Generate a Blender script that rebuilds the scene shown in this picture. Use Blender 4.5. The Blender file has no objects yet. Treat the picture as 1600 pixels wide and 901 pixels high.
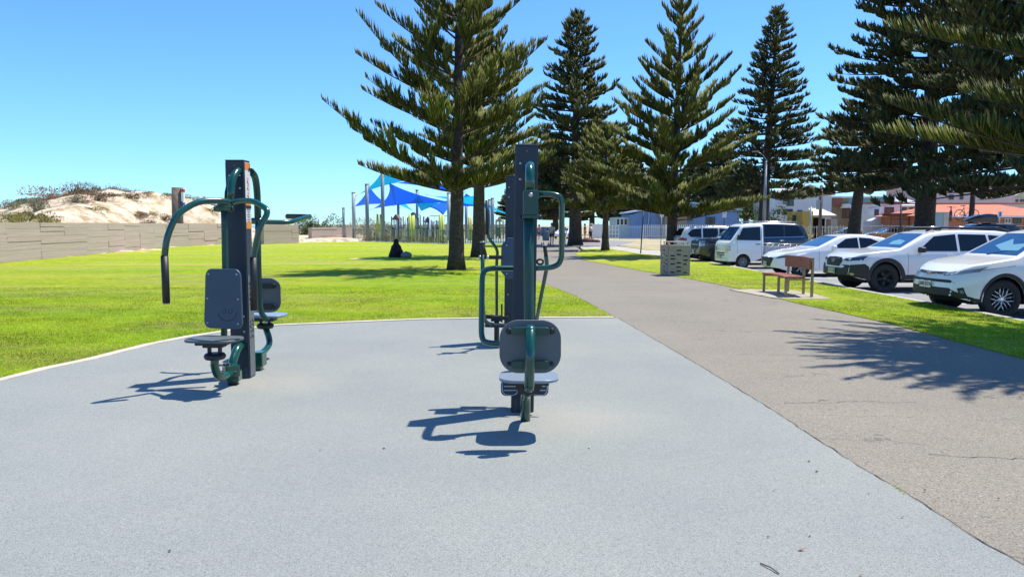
import bpy, bmesh, math, random
import numpy as np
from mathutils import Vector, Matrix
from mathutils.bvhtree import BVHTree
R = math.radians
sc = bpy.context.scene
col = sc.collection
# ------------------------------------------------------------------ camera
FPX, HOR, CAMH = 1186.0, 351.5, 1.6
PITCH = math.atan((450.5-HOR)/FPX)
cam_d = bpy.data.cameras.new('camera'); cam = bpy.data.objects.new('camera', cam_d); col.objects.link(cam)
cam_d.sensor_width = 36; cam_d.lens = FPX/1600*36; cam_d.clip_end = 5000; cam_d.clip_start = .05
cam.location = (0, 0, CAMH); cam.rotation_euler = (math.pi/2-PITCH, 0, 0)
sc.camera = cam
# ------------------------------------------------------------------ light
SUN_EL, SUN_AZ = R(66.5), math.atan2(.88, .47)          # azimuth measured from +Y towards +X
w = bpy.data.worlds.new('World'); sc.world = w; w.use_nodes = True
wn = w.node_tree; bg = wn.nodes['Background']
sky = wn.nodes.new('ShaderNodeTexSky'); sky.sky_type = 'NISHITA'; sky.sun_disc = False
sky.sun_elevation = SUN_EL; sky.sun_rotation = SUN_AZ; sky.altitude = 0
sky.air_density = 1.0; sky.dust_density = .1; sky.ozone_density = 2.5
tint = wn.nodes.new('ShaderNodeMix'); tint.data_type = 'RGBA'; tint.blend_type = 'MULTIPLY'; tint.inputs[0].default_value = 1; tint.inputs[7].default_value = (.55, .94, 1.38, 1)
wn.links.new(sky.outputs[0], tint.inputs[6]); wn.links.new(tint.outputs[2], bg.inputs[0]); bg.inputs[1].default_value = .12
sd = bpy.data.lights.new('sun', 'SUN'); sun = bpy.data.objects.new('sun', sd); col.objects.link(sun)
sd.energy = 5.0; sd.angle = R(.53); sd.color = (1, .95, .85)
Ld = Vector((-math.cos(SUN_EL)*math.sin(SUN_AZ), -math.cos(SUN_EL)*math.cos(SUN_AZ), -math.sin(SUN_EL)))
sun.rotation_euler = Ld.to_track_quat('-Z', 'Y').to_euler(); sun.location = (20, 20, 40)
vs = sc.view_settings; vs.view_transform = 'Standard'; vs.look = 'None'; vs.gamma = 1; vs.use_curve_mapping = False
vs.exposure = .45
# ------------------------------------------------------------------ helpers
def ray(px, py):
    cx = (px-800)/FPX; cy = (450.5-py)/FPX
    return (cx, math.cos(PITCH)+cy*math.sin(PITCH), -math.sin(PITCH)+cy*math.cos(PITCH))
def G(px, py, z=0.0):
    d = ray(px, py); t = (z-CAMH)/d[2]; return Vector((d[0]*t, d[1]*t, z))
def P(px, py, Y):
    d = ray(px, py); t = Y/d[1]; return Vector((d[0]*t, Y, CAMH+d[2]*t))
def mat(name, c, rough=.6, metal=0, var=0, vscale=4, c2=None, bump=0, bscale=30, spec=.5, coat=0, detail=4):
    m = bpy.data.materials.new(name); m.use_nodes = True; n = m.node_tree; b = n.nodes['Principled BSDF']
    b.inputs['Base Color'].default_value = (*c, 1); b.inputs['Roughness'].default_value = rough
    b.inputs['Metallic'].default_value = metal; b.inputs['Specular IOR Level'].default_value = spec
    b.inputs['Coat Weight'].default_value = coat; b.inputs['Coat Roughness'].default_value = .05
    tc = n.nodes.new('ShaderNodeTexCoord')
    if var or c2:
        t = n.nodes.new('ShaderNodeTexNoise'); t.inputs['Scale'].default_value = vscale; t.inputs['Detail'].default_value = detail
        n.links.new(tc.outputs['Object'], t.inputs['Vector'])
        r = n.nodes.new('ShaderNodeValToRGB'); r.color_ramp.elements[0].position = .35; r.color_ramp.elements[1].position = .65
        c2 = c2 or tuple(min(1, x*(1+var)) for x in c); c1 = tuple(x*(1-var) for x in c)
        r.color_ramp.elements[0].color = (*c1, 1); r.color_ramp.elements[1].color = (*c2, 1)
        n.links.new(t.outputs[0], r.inputs[0]); n.links.new(r.outputs[0], b.inputs['Base Color'])
    if bump:
        t = n.nodes.new('ShaderNodeTexNoise'); t.inputs['Scale'].default_value = bscale; t.inputs['Detail'].default_value = 3
        n.links.new(tc.outputs['Object'], t.inputs['Vector'])
        u = n.nodes.new('ShaderNodeBump'); u.inputs['Strength'].default_value = bump; u.inputs['Distance'].default_value = .01
        n.links.new(t.outputs[0], u.inputs['Height']); n.links.new(u.outputs[0], b.inputs['Normal'])
    return m
class NT:                                                 # tiny node-graph writer for the ground materials
    def __init__(s, name):
        s.m = bpy.data.materials.new(name); s.m.use_nodes = True; s.t = s.m.node_tree; s.b = s.t.nodes['Principled BSDF']
        s.tc = s.t.nodes.new('ShaderNodeTexCoord').outputs['Object']
    def L(s, a, b): s.t.links.new(a, b)
    def noise(s, scale, detail=3, rough=.5, vec=None, stretch=None, dist=0):
        n = s.t.nodes.new('ShaderNodeTexNoise'); n.inputs['Scale'].default_value = scale
        n.inputs['Detail'].default_value = detail; n.inputs['Roughness'].default_value = rough; n.inputs['Distortion'].default_value = dist
        v = vec or s.tc
        if stretch:
            mp = s.t.nodes.new('ShaderNodeMapping'); mp.inputs['Scale'].default_value = stretch; s.L(v, mp.inputs[0]); v = mp.outputs[0]
        s.L(v, n.inputs['Vector']); return n.outputs[0]
    def ramp(s, f, stops):
        r = s.t.nodes.new('ShaderNodeValToRGB'); e = r.color_ramp.elements
        while len(e) < len(stops): e.new(.5)
        for k, (p, c) in enumerate(stops):
            e[k].position = p; e[k].color = (c, c, c, 1) if isinstance(c, (int, float)) else (*c, 1)
        s.L(f, r.inputs[0]); return r.outputs[0]
    def mix(s, f, a, b, mode='MIX'):
        n = s.t.nodes.new('ShaderNodeMix'); n.data_type = 'RGBA'; n.blend_type = mode
        for val, sock in ((f, n.inputs[0]), (a, n.inputs[6]), (b, n.inputs[7])):
            if isinstance(val, (int, float)): sock.default_value = val if sock.type == 'VALUE' else (val, val, val, 1)
            elif isinstance(val, tuple): sock.default_value = (*val, 1)
            else: s.L(val, sock)
        return n.outputs[2]
    def math(s, op, a, b=0.0):
        n = s.t.nodes.new('ShaderNodeMath'); n.operation = op
        for val, sock in ((a, n.inputs[0]), (b, n.inputs[1])):
            if isinstance(val, (int, float)): sock.default_value = val
            else: s.L(val, sock)
        return n.outputs[0]
    def color(s, c): s.L(c, s.b.inputs['Base Color'])
    def bump(s, h, strength=.5, dist=.01):
        u = s.t.nodes.new('ShaderNodeBump'); u.inputs['Strength'].default_value = strength; u.inputs['Distance'].default_value = dist
        s.L(h, u.inputs['Height']); s.L(u.outputs[0], s.b.inputs['Normal'])
    def rough(s, v): s.b.inputs['Roughness'].default_value = v
def tag(o, label=None, cat=None, group=None, kind=None):
    for k, v in (('label', label), ('category', cat), ('group', group), ('kind', kind)):
        if v: o[k] = v
    return o
def thing(name, label, cat, loc=(0, 0, 0), rz=0, group=None, ry=0):
    o = bpy.data.objects.new(name, None); col.objects.link(o); o.empty_display_size = .2
    o.location = loc; o.rotation_euler = (0, ry, rz); return tag(o, label, cat, group)
def W2L(o): return (Matrix.Translation(o.location) @ o.rotation_euler.to_matrix().to_4x4()).inverted()
def kids(o): return [c for c in bpy.data.objects if c.parent == o]
def dup(o, loc=None, rz=None, label=None, parent=None, scale=None, group=None):
    c = o.copy(); col.objects.link(c)
    if parent: c.parent = parent
    if loc is not None: c.location = loc
    if rz is not None: c.rotation_euler = (c.rotation_euler[0], c.rotation_euler[1], rz)
    if scale: c.scale = (scale,)*3 if isinstance(scale, (int, float)) else scale
    if label: c['label'] = label
    if group: c['group'] = group
    for ch in kids(o): dup(ch, parent=c)
    return c
SPLIT = {'bolt', 'backrest_bracket', 'pivot_cap', 'orange_band', 'link_bolt', 'tread_bar', 'crossbar', 'side_strip', 'vent_pipe', 'handlebar_bracket'}
class MB:
    def __init__(s): s.v = []; s.f = []; s.sm = []; s.mi = []; s.cur = 0
    def add(s, vs_, fs, smooth=False):
        k = len(s.v); s.v += [tuple(v) for v in vs_]
        for f in fs: s.f.append(tuple(i+k for i in f)); s.sm.append(smooth); s.mi.append(s.cur)
        return s
    def box(s, c, d, rz=0, M=None):
        c = Vector(c); hx, hy, hz = d[0]/2, d[1]/2, d[2]/2; ro = Matrix.Rotation(rz, 3, 'Z')
        if M is not None: ro = M
        vs_ = [c+ro @ Vector((x*hx, y*hy, z*hz)) for z in (-1, 1) for y in (-1, 1) for x in (-1, 1)]
        return s.add(vs_, [(0, 2, 3, 1), (4, 5, 7, 6), (0, 1, 5, 4), (2, 6, 7, 3), (0, 4, 6, 2), (1, 3, 7, 5)])
    def box2(s, a, b): return s.box([(a[i]+b[i])/2 for i in range(3)], [abs(b[i]-a[i]) for i in range(3)])
    def tube(s, pts, r, seg=12, caps=True, smooth=True):
        pts = [Vector(p) for p in pts]; n = len(pts)
        rs = r if isinstance(r, (list, tuple)) else [r]*n
        T = []
        for i in range(n):
            d = (pts[min(i+1, n-1)]-pts[max(i-1, 0)]); T.append(d.normalized() if d.length > 1e-9 else Vector((0, 0, 1)))
        u = Vector((1, 0, 0)) if abs(T[0].x) < .8 else Vector((0, 1, 0)); u = (u-T[0]*u.dot(T[0])).normalized()
        vs_ = []
        for i in range(n):
            u = (u-T[i]*u.dot(T[i]))
            u = u.normalized() if u.length > 1e-6 else T[i].orthogonal().normalized()
            b = T[i].cross(u)
            for k in range(seg):
                a = 2*math.pi*k/seg; vs_.append(pts[i]+(u*math.cos(a)+b*math.sin(a))*rs[i])
        fs = [(i*seg+k, i*seg+(k+1) % seg, (i+1)*seg+(k+1) % seg, (i+1)*seg+k) for i in range(n-1) for k in range(seg)]
        k0 = len(s.v); s.add(vs_, fs, smooth)
        if caps:
            for f in (tuple(k0+q for q in range(seg))[::-1], tuple(k0+(n-1)*seg+q for q in range(seg))): s.f.append(f); s.sm.append(False); s.mi.append(s.cur)
        return s
    def bend(s, pts, r, seg=12, rad=.08, steps=5, caps=True):          # tube along a polyline with rounded corners
        return s.tube(round_path(pts, rad, steps), r, seg, caps)
    def cyl(s, a, b, r, seg=16, smooth=True): return s.tube([a, b], r, seg, True, smooth)
    def prism(s, poly, z0, z1, smooth=False):                           # xy polygon extruded in z
        n = len(poly); vs_ = [(x, y, z0) for x, y in poly]+[(x, y, z1) for x, y in poly]
        return s.add(vs_, [tuple(range(n))[::-1], tuple(range(n, 2*n))]+[(i, (i+1) % n, n+(i+1) % n, n+i) for i in range(n)], smooth)
    def plate(s, c, u, v, w, h, t, r=.05, top=1.0, seg=6):              # rounded plate: u,v in-plane unit vectors; top = width factor at +v
        c, u, v = Vector(c), Vector(u).normalized(), Vector(v).normalized(); nrm = u.cross(v)
        o = []
        for cx, cy, a0 in ((1, 1, 0), (-1, 1, 90), (-1, -1, 180), (1, -1, 270)):
            for k in range(seg+1):
                a = R(a0+90*k/seg); x = cx*(w/2-r)+r*math.cos(a); y = cy*(h/2-r)+r*math.sin(a)
                x *= 1+(top-1)*(y/h+.5); o.append((x, y))
        n = len(o); e = t*.25
        rings = [(-t/2, .985), (-t/2+e, 1), (t/2-e, 1), (t/2, .985)]
        vs_ = [c+u*x*k+v*y*k+nrm*d for d, k in rings for x, y in o]
        fs = [tuple(range(n))[::-1], tuple(range(3*n, 4*n))]
        k0 = len(s.v); s.add(vs_, [(j*n+i, j*n+(i+1) % n, (j+1)*n+(i+1) % n, (j+1)*n+i) for j in range(3) for i in range(n)], True)
        for f in fs: s.f.append(tuple(i+k0 for i in f)); s.sm.append(False); s.mi.append(s.cur)
        return s
    def lathe(s, prof, seg=24, M=None, smooth=True):                    # prof: (r, z) about z, closed ends if r=0
        vs_ = []; M = M or Matrix.Identity(4)
        for r_, z in prof:
            for k in range(seg):
                a = 2*math.pi*k/seg; vs_.append(M @ Vector((r_*math.cos(a), r_*math.sin(a), z)))
        n = len(prof)
        return s.add(vs_, [(i*seg+k, i*seg+(k+1) % seg, (i+1)*seg+(k+1) % seg, (i+1)*seg+k) for i in range(n-1) for k in range(seg)], smooth)
    def build(s, name, m=None, parent=None, world=False, bevel=0, label=None):
        if name in SPLIT and not s.__dict__.get('one'):          # separate pieces become parts of their own
            pa = list(range(len(s.v)))
            def fi(i):
                while pa[i] != i: pa[i] = pa[pa[i]]; i = pa[i]
                return i
            for f in s.f:
                for q in f[1:]: pa[fi(q)] = fi(f[0])
            isl = {}
            for k, f in enumerate(s.f): isl.setdefault(fi(f[0]), []).append(k)
            if len(isl) > 1:
                for ks in isl.values():
                    used = sorted({i for k in ks for i in s.f[k]}); mp = {v: i for i, v in enumerate(used)}
                    q = MB(); q.one = 1; q.v = [s.v[i] for i in used]; q.f = [tuple(mp[i] for i in s.f[k]) for k in ks]; q.sm = [s.sm[k] for k in ks]; q.mi = [s.mi[k] for k in ks]
                    o = q.build(name, m, parent, world, bevel, label)
                return o
        vs_ = s.v
        if world and parent is not None:
            Mi = W2L(parent); vs_ = [Mi @ Vector(v) for v in vs_]
        me = bpy.data.meshes.new(name); me.from_pydata([tuple(v) for v in vs_], [], s.f); me.update()
        for x in (m if isinstance(m, (list, tuple)) else [m]): me.materials.append(x)
        me.polygons.foreach_set('use_smooth', s.sm); me.polygons.foreach_set('material_index', s.mi)
        o = bpy.data.objects.new(name, me); col.objects.link(o); o.parent = parent
        if bevel:
            b = o.modifiers.new('bevel', 'BEVEL'); b.width = bevel; b.segments = 2; b.limit_method = 'ANGLE'
        if label: o['label'] = label
        return o
def round_path(pts, rad=.08, steps=5):
    pts = [Vector(p) for p in pts]; out = [pts[0]]
    for i in range(1, len(pts)-1):
        a, b, c = pts[i-1], pts[i], pts[i+1]
        r1 = min(rad, (a-b).length*.48); r2 = min(rad, (c-b).length*.48)
        p0 = b+(a-b).normalized()*r1; p2 = b+(c-b).normalized()*r2
        for k in range(steps+1):
            t = k/steps; out.append(p0*(1-t)**2+b*2*t*(1-t)+p2*t*t)
    out.append(pts[-1]); return out
def mesh_np(name, V, Fc, m, parent=None, smooth=False):
    me = bpy.data.meshes.new(name); n = len(V); k = Fc.shape[1]; nf = len(Fc)
    me.vertices.add(n); me.vertices.foreach_set('co', V.astype(np.float32).ravel())
    me.loops.add(nf*k); me.loops.foreach_set('vertex_index', Fc.astype(np.int32).ravel())
    me.polygons.add(nf); me.polygons.foreach_set('loop_start', np.arange(nf, dtype=np.int32)*k)
    me.polygons.foreach_set('use_smooth', np.full(nf, smooth)); me.update(calc_edges=True)
    me.materials.append(m); o = bpy.data.objects.new(name, me); col.objects.link(o); o.parent = parent; return o
def text_obj(name, body, size, m, parent, M, depth=.002, xs=1.0):
    cu = bpy.data.curves.new(name, 'FONT'); cu.body = body; cu.size = size; cu.extrude = depth; cu.align_x = 'CENTER'; cu.align_y = 'CENTER'
    t = bpy.data.objects.new(name, cu); col.objects.link(t); bpy.context.view_layer.update()
    me = bpy.data.meshes.new_from_object(t); bpy.data.objects.remove(t)
    me.transform(M @ Matrix.Diagonal((xs, 1, 1, 1))); me.materials.clear(); me.materials.append(m)
    o = bpy.data.objects.new(name, me); col.objects.link(o); o.parent = parent; return o
def flat(name, pts, z, m, kind='structure', thick=None, cuts=0):
    b = MB(); pl = [(p[0], p[1]) for p in pts]
    if sum(pl[i][0]*pl[(i+1) % len(pl)][1]-pl[(i+1) % len(pl)][0]*pl[i][1] for i in range(len(pl))) < 0: pl = pl[::-1]
    if thick: b.prism(pl, z-thick, z)
    else: b.add([(x, y, z) for x, y in pl], [tuple(range(len(pl)))])
    o = b.build(name, m); tag(o, kind=kind); return o
# ------------------------------------------------------------------ ground materials
def m_pad():
    n = NT('rubber_softfall')
    v = n.t.nodes.new('ShaderNodeTexVoronoi'); v.inputs['Scale'].default_value = 210; n.L(n.tc, v.inputs['Vector'])
    sp = n.t.nodes.new('ShaderNodeSeparateColor'); n.L(v.outputs['Color'], sp.inputs[0])
    g = n.ramp(sp.outputs[0], [(0, (.13, .142, .135)), (.22, (.224, .236, .214)), (.75, (.262, .275, .249)), (1, (.325, .342, .315))])
    big = n.ramp(n.noise(.45, 5, .6), [(.3, (.88, .89, .91)), (.7, (1.08, 1.06, 1.03))])
    c = n.mix(1, g, big, 'MULTIPLY')
    st = n.ramp(n.noise(1.3, 6, .65, stretch=(1, .6, 1)), [(.62, 0), (.75, .28)])
    c = n.mix(st, c, (.33, .31, .26))
    for (wx_, wy_, rad) in ((G(900, 655).x, G(900, 655).y, .75), (G(455, 598).x, G(455, 598).y, .7), (G(345, 600).x, G(345, 600).y, .5), (G(860, 545).x, G(860, 545).y, .8)):   # sandy scuffs worn by feet
        vm = n.t.nodes.new('ShaderNodeVectorMath'); vm.operation = 'DISTANCE'; vm.inputs[1].default_value = (wx_, wy_, 0); n.L(n.tc, vm.inputs[0])
        f_ = n.math('ADD', vm.outputs['Value'], n.math('MULTIPLY', n.noise(3.0, 5, .7), .9)); c = n.mix(n.ramp(n.math('DIVIDE', f_, rad+.55), [(.45, .30), (.95, 0)]), c, (.36, .32, .25))
    dk = n.ramp(n.noise(.9, 6, .7, dist=1.2), [(.30, .10), (.42, 0)]); c = n.mix(dk, c, (.14, .15, .155)); n.color(c)
    n.bump(v.outputs['Distance'], .4, .003); n.rough(.85); return n.m
def m_path():
    n = NT('path_asphalt')
    v = n.t.nodes.new('ShaderNodeTexVoronoi'); v.inputs['Scale'].default_value = 120; n.L(n.tc, v.inputs['Vector'])
    sp = n.t.nodes.new('ShaderNodeSeparateColor'); n.L(v.outputs['Color'], sp.inputs[0])
    g = n.ramp(sp.outputs[0], [(0, (.12, .103, .08)), (.3, (.215, .188, .146)), (.88, (.248, .22, .174)), (.98, (.29, .255, .20)), (1, (.42, .38, .31))])
    big = n.ramp(n.noise(.5, 5, .6), [(.3, .90), (.7, 1.08)])
    c = n.mix(1, g, big, 'MULTIPLY')
    ds = n.t.nodes.new('ShaderNodeVectorMath'); ds.operation = 'ADD'
    dn = n.t.nodes.new('ShaderNodeTexNoise'); dn.inputs['Scale'].default_value = 2.2; dn.inputs['Detail'].default_value = 6; n.L(n.tc, dn.inputs['Vector'])
    sc_ = n.t.nodes.new('ShaderNodeVectorMath'); sc_.operation = 'SCALE'; sc_.inputs['Scale'].default_value = .5; n.L(dn.outputs['Color'], sc_.inputs[0])
    n.L(n.tc, ds.inputs[0]); n.L(sc_.outputs[0], ds.inputs[1])
    mp = n.t.nodes.new('ShaderNodeMapping'); mp.inputs['Scale'].default_value = (.22, .75, 1); n.L(ds.outputs[0], mp.inputs[0])
    ve = n.t.nodes.new('ShaderNodeTexVoronoi'); ve.feature = 'DISTANCE_TO_EDGE'; ve.inputs['Scale'].default_value = 1; n.L(mp.outputs[0], ve.inputs['Vector'])
    cr = n.ramp(ve.outputs['Distance'], [(.0, 1), (.006, 0)])
    msk = n.ramp(n.noise(.8, 2), [(.5, 0), (.58, .75)])
    c = n.mix(n.mix(1, cr, msk, 'MULTIPLY'), c, (.05, .045, .04)); n.color(c)
    n.bump(v.outputs['Distance'], .5, .005); n.rough(.88); return n.m
def m_lawn(seed=0, dry=.5):
    n = NT('lawn_turf')
    fine = n.noise(34, 5, .75)
    a = n.ramp(fine, [(.3, (.17, .33, .004)), (.5, (.29, .50, .006)), (.72, (.44, .62, .012))])
    yel = n.ramp(fine, [(.3, (.34, .41, .01)), (.5, (.50, .56, .02)), (.72, (.64, .63, .05))])
    pa = n.ramp(n.noise(.17+.2*seed, 5, .65, stretch=(.5, 1.5, 1), dist=.5), [(.34-.06*seed, 0), (.56-.05*seed, .95)])
    c = n.mix(pa, a, yel)
    dr = n.ramp(n.noise(.33, 6, .7, stretch=(.45, 1.7, 1)), [(.53-.07*dry, 0), (.64-.05*dry, .75)])
    c = n.mix(dr, c, (.50, .40, .15))
    c = n.mix(n.ramp(n.noise(2.2, 5, .7), [(.35, .55), (.6, 0)]), c, (.12, .24, .006))
    c = n.mix(n.ramp(n.noise(9, 4, .75), [(.38, .45), (.58, 0)]), c, (.11, .21, .006))
    st = n.ramp(n.noise(.11, 4, .6, stretch=(.35, 2.0, 1), dist=.6), [(.50, 0), (.62, .5)])
    c = n.mix(st, c, n.ramp(fine, [(.3, (.42, .34, .05)), (.7, (.68, .56, .17))]))
    n.color(c); n.bump(n.noise(26, 5, .85), 1.0, .06); n.rough(.9); n.b.inputs['Specular IOR Level'].default_value = .12
    return n.m
M = {}
M['pad'] = m_pad(); M['path'] = m_path(); M['lawn'] = m_lawn(); M['verge'] = m_lawn(.6, .9)
M['kerb'] = mat('pale_concrete', (.52, .46, .36), .85, var=.12, vscale=3, bump=.3, bscale=60)
M['conc'] = mat('grey_concrete', (.42, .39, .34), .85, var=.1, vscale=2, bump=.3, bscale=60)
M['road'] = mat('carpark_asphalt', (.24, .23, .22), .9, var=.1, vscale=1.2, bump=.4, bscale=90)
M['line'] = mat('white_line_paint', (.75, .75, .72), .7, var=.06, vscale=20)
n = NT('sandy_ground')
c = n.ramp(n.noise(.5, 6, .65), [(.35, (.30, .24, .13)), (.5, (.45, .36, .22)), (.65, (.20, .24, .06))]); n.color(c); n.rough(.95); n.bump(n.noise(8, 5), .6, .05)
M['dirt'] = n.m
n = NT('dune_sand')
c = n.ramp(n.noise(.9, 7, .68), [(.38, (.66, .55, .41)), (.50, (.56, .45, .31)), (.58, (.38, .28, .16)), (.70, (.27, .21, .10))]); n.color(c); n.rough(.95); n.bump(n.noise(3, 6, .7), .8, .12)
M['sand'] = n.m
M['steel'] = mat('slate_powder_coat', (.013, .024, .040), .45, var=.06, vscale=6)
M['steelside'] = mat('slate_powder_coat_edge', (.030, .042, .058), .5)
M['green'] = mat('dark_green_gloss_tube', (.004, .062, .042), .22, var=.12, vscale=5, coat=.5)
M['dgreen'] = mat('deep_green_casting', (.008, .055, .042), .38, var=.1, vscale=8)
M['black'] = mat('black_plastic', (.012, .013, .014), .5, bump=.1, bscale=80)
M['rubber'] = mat('tyre_rubber', (.016, .016, .017), .8, bump=.3, bscale=40)
M['hpl'] = mat('slate_blue_panel', (.040, .066, .105), .42, var=.05, vscale=3, bump=.06, bscale=150)
M['hplgrey'] = mat('grey_panel_back', (.095, .11, .112), .5, var=.06, vscale=4, bump=.06, bscale=150)
M['seat'] = mat('pale_blue_grey_seat', (.20, .25, .30), .38, var=.05, vscale=3)
M['groove'] = mat('engraved_groove', (.02, .03, .045), .7)
M['bolt'] = mat('steel_bolt', (.45, .45, .46), .35, metal=.8)
M['orange'] = mat('orange_decal', (.72, .23, .02), .5)
M['whitedecal'] = mat('white_decal', (.62, .62, .58), .5, var=.05, vscale=30)
M['red'] = mat('red_marking', (.5, .03, .02), .5)
M['wood'] = mat('oiled_red_timber', (.27, .085, .04), .5, var=.18, vscale=9, bump=.2, bscale=40)
M['cortenlight'] = mat('bronze_bench_leg', (.34, .24, .14), .5, metal=.15, var=.1, vscale=8)
# ------------------------------------------------------------------ ground
T = -.13
flat('ground', [(-900, -300), (900, -300), (900, 2500), (-900, 2500)], T-.03, M['dirt'])
path_r = [(898, 396), (915, 407), (960, 415.5), (1030, 428), (1080, 436), (1140, 448), (1200, 462), (1250, 475), (1320, 490), (1400, 508), (1480, 530), (1600, 561)]
pr = [G(*p).xy for p in path_r]
path_l = [(965, 497), (900, 462), (841, 439), (800, 400)]
pad_edge_r = [(965, 497), (1032, 536), (1100, 576), (1193, 632), (1264, 679), (1352, 735), (1427, 779), (1521, 840), (1600, 884)]
pe = [G(*p).xy for p in pad_edge_r]
pl = [G(*p).xy for p in path_l]
path_poly = [(2.35, -6)]+[tuple(p) for p in pe[::-1]]+[tuple(p) for p in pl[1:]]+[(-.6, 75), (-.6, 160), (5.2, 160), (5.0, 75), (4.6, 52)]+[tuple(p) for p in pr]+[(6.2, 2), (6.2, -6)]
flat('path', path_poly, 0, M['path'], thick=.2)
pad_l = [(960, 497), (860, 497.5), (760, 498.5), (660, 500), (560, 504), (430, 509.5), (360, 518), (300, 527), (240, 539), (200, 549), (150, 562), (75, 578), (0, 597)]
pk = [G(*p).xy for p in pad_l]
pk += [Vector((-6.6, 6.55)), Vector((-7.6, 5.0)), Vector((-8.2, 3)), Vector((-8.2, -6))]
pad_poly = [(2.35, -6)]+[tuple(p) for p in pe[::-1]]+[tuple(p) for p in pk[1:]]
# wobble the pad/path joint a little so that it is not a ruled line
random.seed(5)
def wob(poly, a, b, amp=.012, step=.12):
    out = []
    for i, p in enumerate(poly):
        out.append(p)
        if a <= i < b:
            q = poly[i+1]; d = math.hypot(q[0]-p[0], q[1]-p[1]); n_ = int(d/step)
            for k in range(1, n_):
                t = k/n_; out.append((p[0]+(q[0]-p[0])*t+random.uniform(-amp, amp), p[1]+(q[1]-p[1])*t))
    return out
flat('rubber_pad', wob(pad_poly, 0, len(pe)), .006, M['pad'])
# dark dirty seam between pad and path
b = MB(); e = wob([tuple(p) for p in pe]+[(2.35, -6)], 0, len(pe), .010, .09)
for i in range(len(e)-1):
    w0, w1 = .001+.008*random.random(), .001+.008*random.random()
    b.add([(e[i][0]-.003, e[i][1], .010), (e[i+1][0]-.003, e[i+1][1], .010), (e[i+1][0]+w1, e[i+1][1], .010), (e[i][0]+w0, e[i][1], .010)], [(0, 1, 2, 3)])
tag(b.build('joint_seam', mat('dirt_in_joint', (.07, .06, .045), .95, var=.4, vscale=12)), kind='structure')
# kerb strip round the pad
b = MB(); kw = .13
for i in range(len(pk)-1):
    a, c_ = pk[i], pk[i+1]; d0 = (pk[i]-pk[max(i-1, 0)]) if i else (c_-a); d1 = c_-a; d2 = (pk[min(i+2, len(pk)-1)]-c_) if i < len(pk)-2 else d1
    n0 = Vector(((d0+d1).y, -(d0+d1).x)).normalized(); n1 = Vector(((d1+d2).y, -(d1+d2).x)).normalized()
    A, B, C_, D = a, c_, c_+n1*kw, a+n0*kw
    z = .018
    b.add([(A.x, A.y, z), (B.x, B.y, z), (C_.x, C_.y, z), (D.x, D.y, z), (A.x, A.y, 0), (B.x, B.y, 0), (C_.x, C_.y, 0), (D.x, D.y, 0)],
          [(3, 2, 1, 0), (0, 1, 5, 4), (2, 3, 7, 6)])
tag(b.build('kerb_strip', M['kerb']), kind='structure')
outer = [tuple(pk[i]+Vector(((pk[min(i+1, len(pk)-1)]-pk[max(i-1, 0)]).y, -(pk[min(i+1, len(pk)-1)]-pk[max(i-1, 0)]).x)).normalized()*(kw-.02)) for i in range(len(pk))]
lawn_poly = outer+[(-16.4, -6), (-21.8, 32), (-24.9, 55), (-24.5, 64.5), (-19.4, 69.2), (-15.6, 78), (-6, 72), (-6, 66), (-.6, 66)]+[tuple(p) for p in pl[::-1]]
flat('lawn', lawn_poly, -.004, M['lawn'])
flat('lawn_base', [(-30, -6), (-30, 150), (-.6, 150), (-.6, 66)]+[tuple(p) for p in pl[::-1]]+[(1.8, 12), (-8, -6)], -.02, M['dirt'])
verge_poly = [tuple(p) for p in pr]+[(6.2, 2), (6.2, -6), (8.5, -6), (8.5, 38.5), tuple(G(1029, 399).xy), tuple(G(1004, 397).xy), tuple(G(953, 388.5).xy), tuple(G(912, 389).xy)]
flat('verge', verge_poly, .012, M['verge'], thick=.2)
# kerb of the car park
b = MB(); b.box2((8.5, -6, -.16), (8.66, 38.6, .016)); tag(b.build('car_park_kerb', M['conc'], bevel=.015), kind='structure')
flat('car_park', [(8.5, -6), (60, -6), (60, 62), (8.5, 62)], T, M['road'])
for k, y in enumerate([11.2+2.72*i for i in range(11)]):
    flat('bay_line', [(8.7, y-.05), (13.6, y-.05), (13.6, y+.05), (8.7, y+.05)], T+.004, M['line'])
# far side: footpath, drive, dry verge
flat('far_footpath', [tuple(G(*p).xy) for p in ((910, 389), (953, 388.5), (1004, 397), (1029, 399.5), (1066, 400.5), (1075, 391), (1010, 390.5), (960, 384), (905, 384))], .008, M['conc'], thick=.2)
flat('driveway', [(3, 62), (60, 62), (60, 74), (16, 74), (9, 90), (3, 90)], T+.006, M['road'])
flat('dry_verge', [tuple(G(*p).xy) for p in ((964, 383.5), (1010, 389.5), (1075, 390.5), (1090, 376), (1010, 374.2))], -.01, M['dirt'], thick=.2)
flat('cross_path', [tuple(G(*p).xy) for p in ((968, 384.6), (1075, 379.5), (1075, 378.5), (966, 383.5))], 0, M['conc'])
flat('bench_slab', [(5.72, 16.5), (6.3, 16.25), (6.9, 16.3), (7.0, 17.6), (6.85, 18.5), (5.9, 18.75), (5.36, 18.65)], .018, mat('worn_slab_concrete', (.36, .31, .23), .9, var=.22, vscale=2.5, bump=.4, bscale=50), thick=.1)
flat('yard_ground', [(14, 74), (140, 74), (140, 78.5), (14, 78.5)], T+.012, M['conc'])

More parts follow.
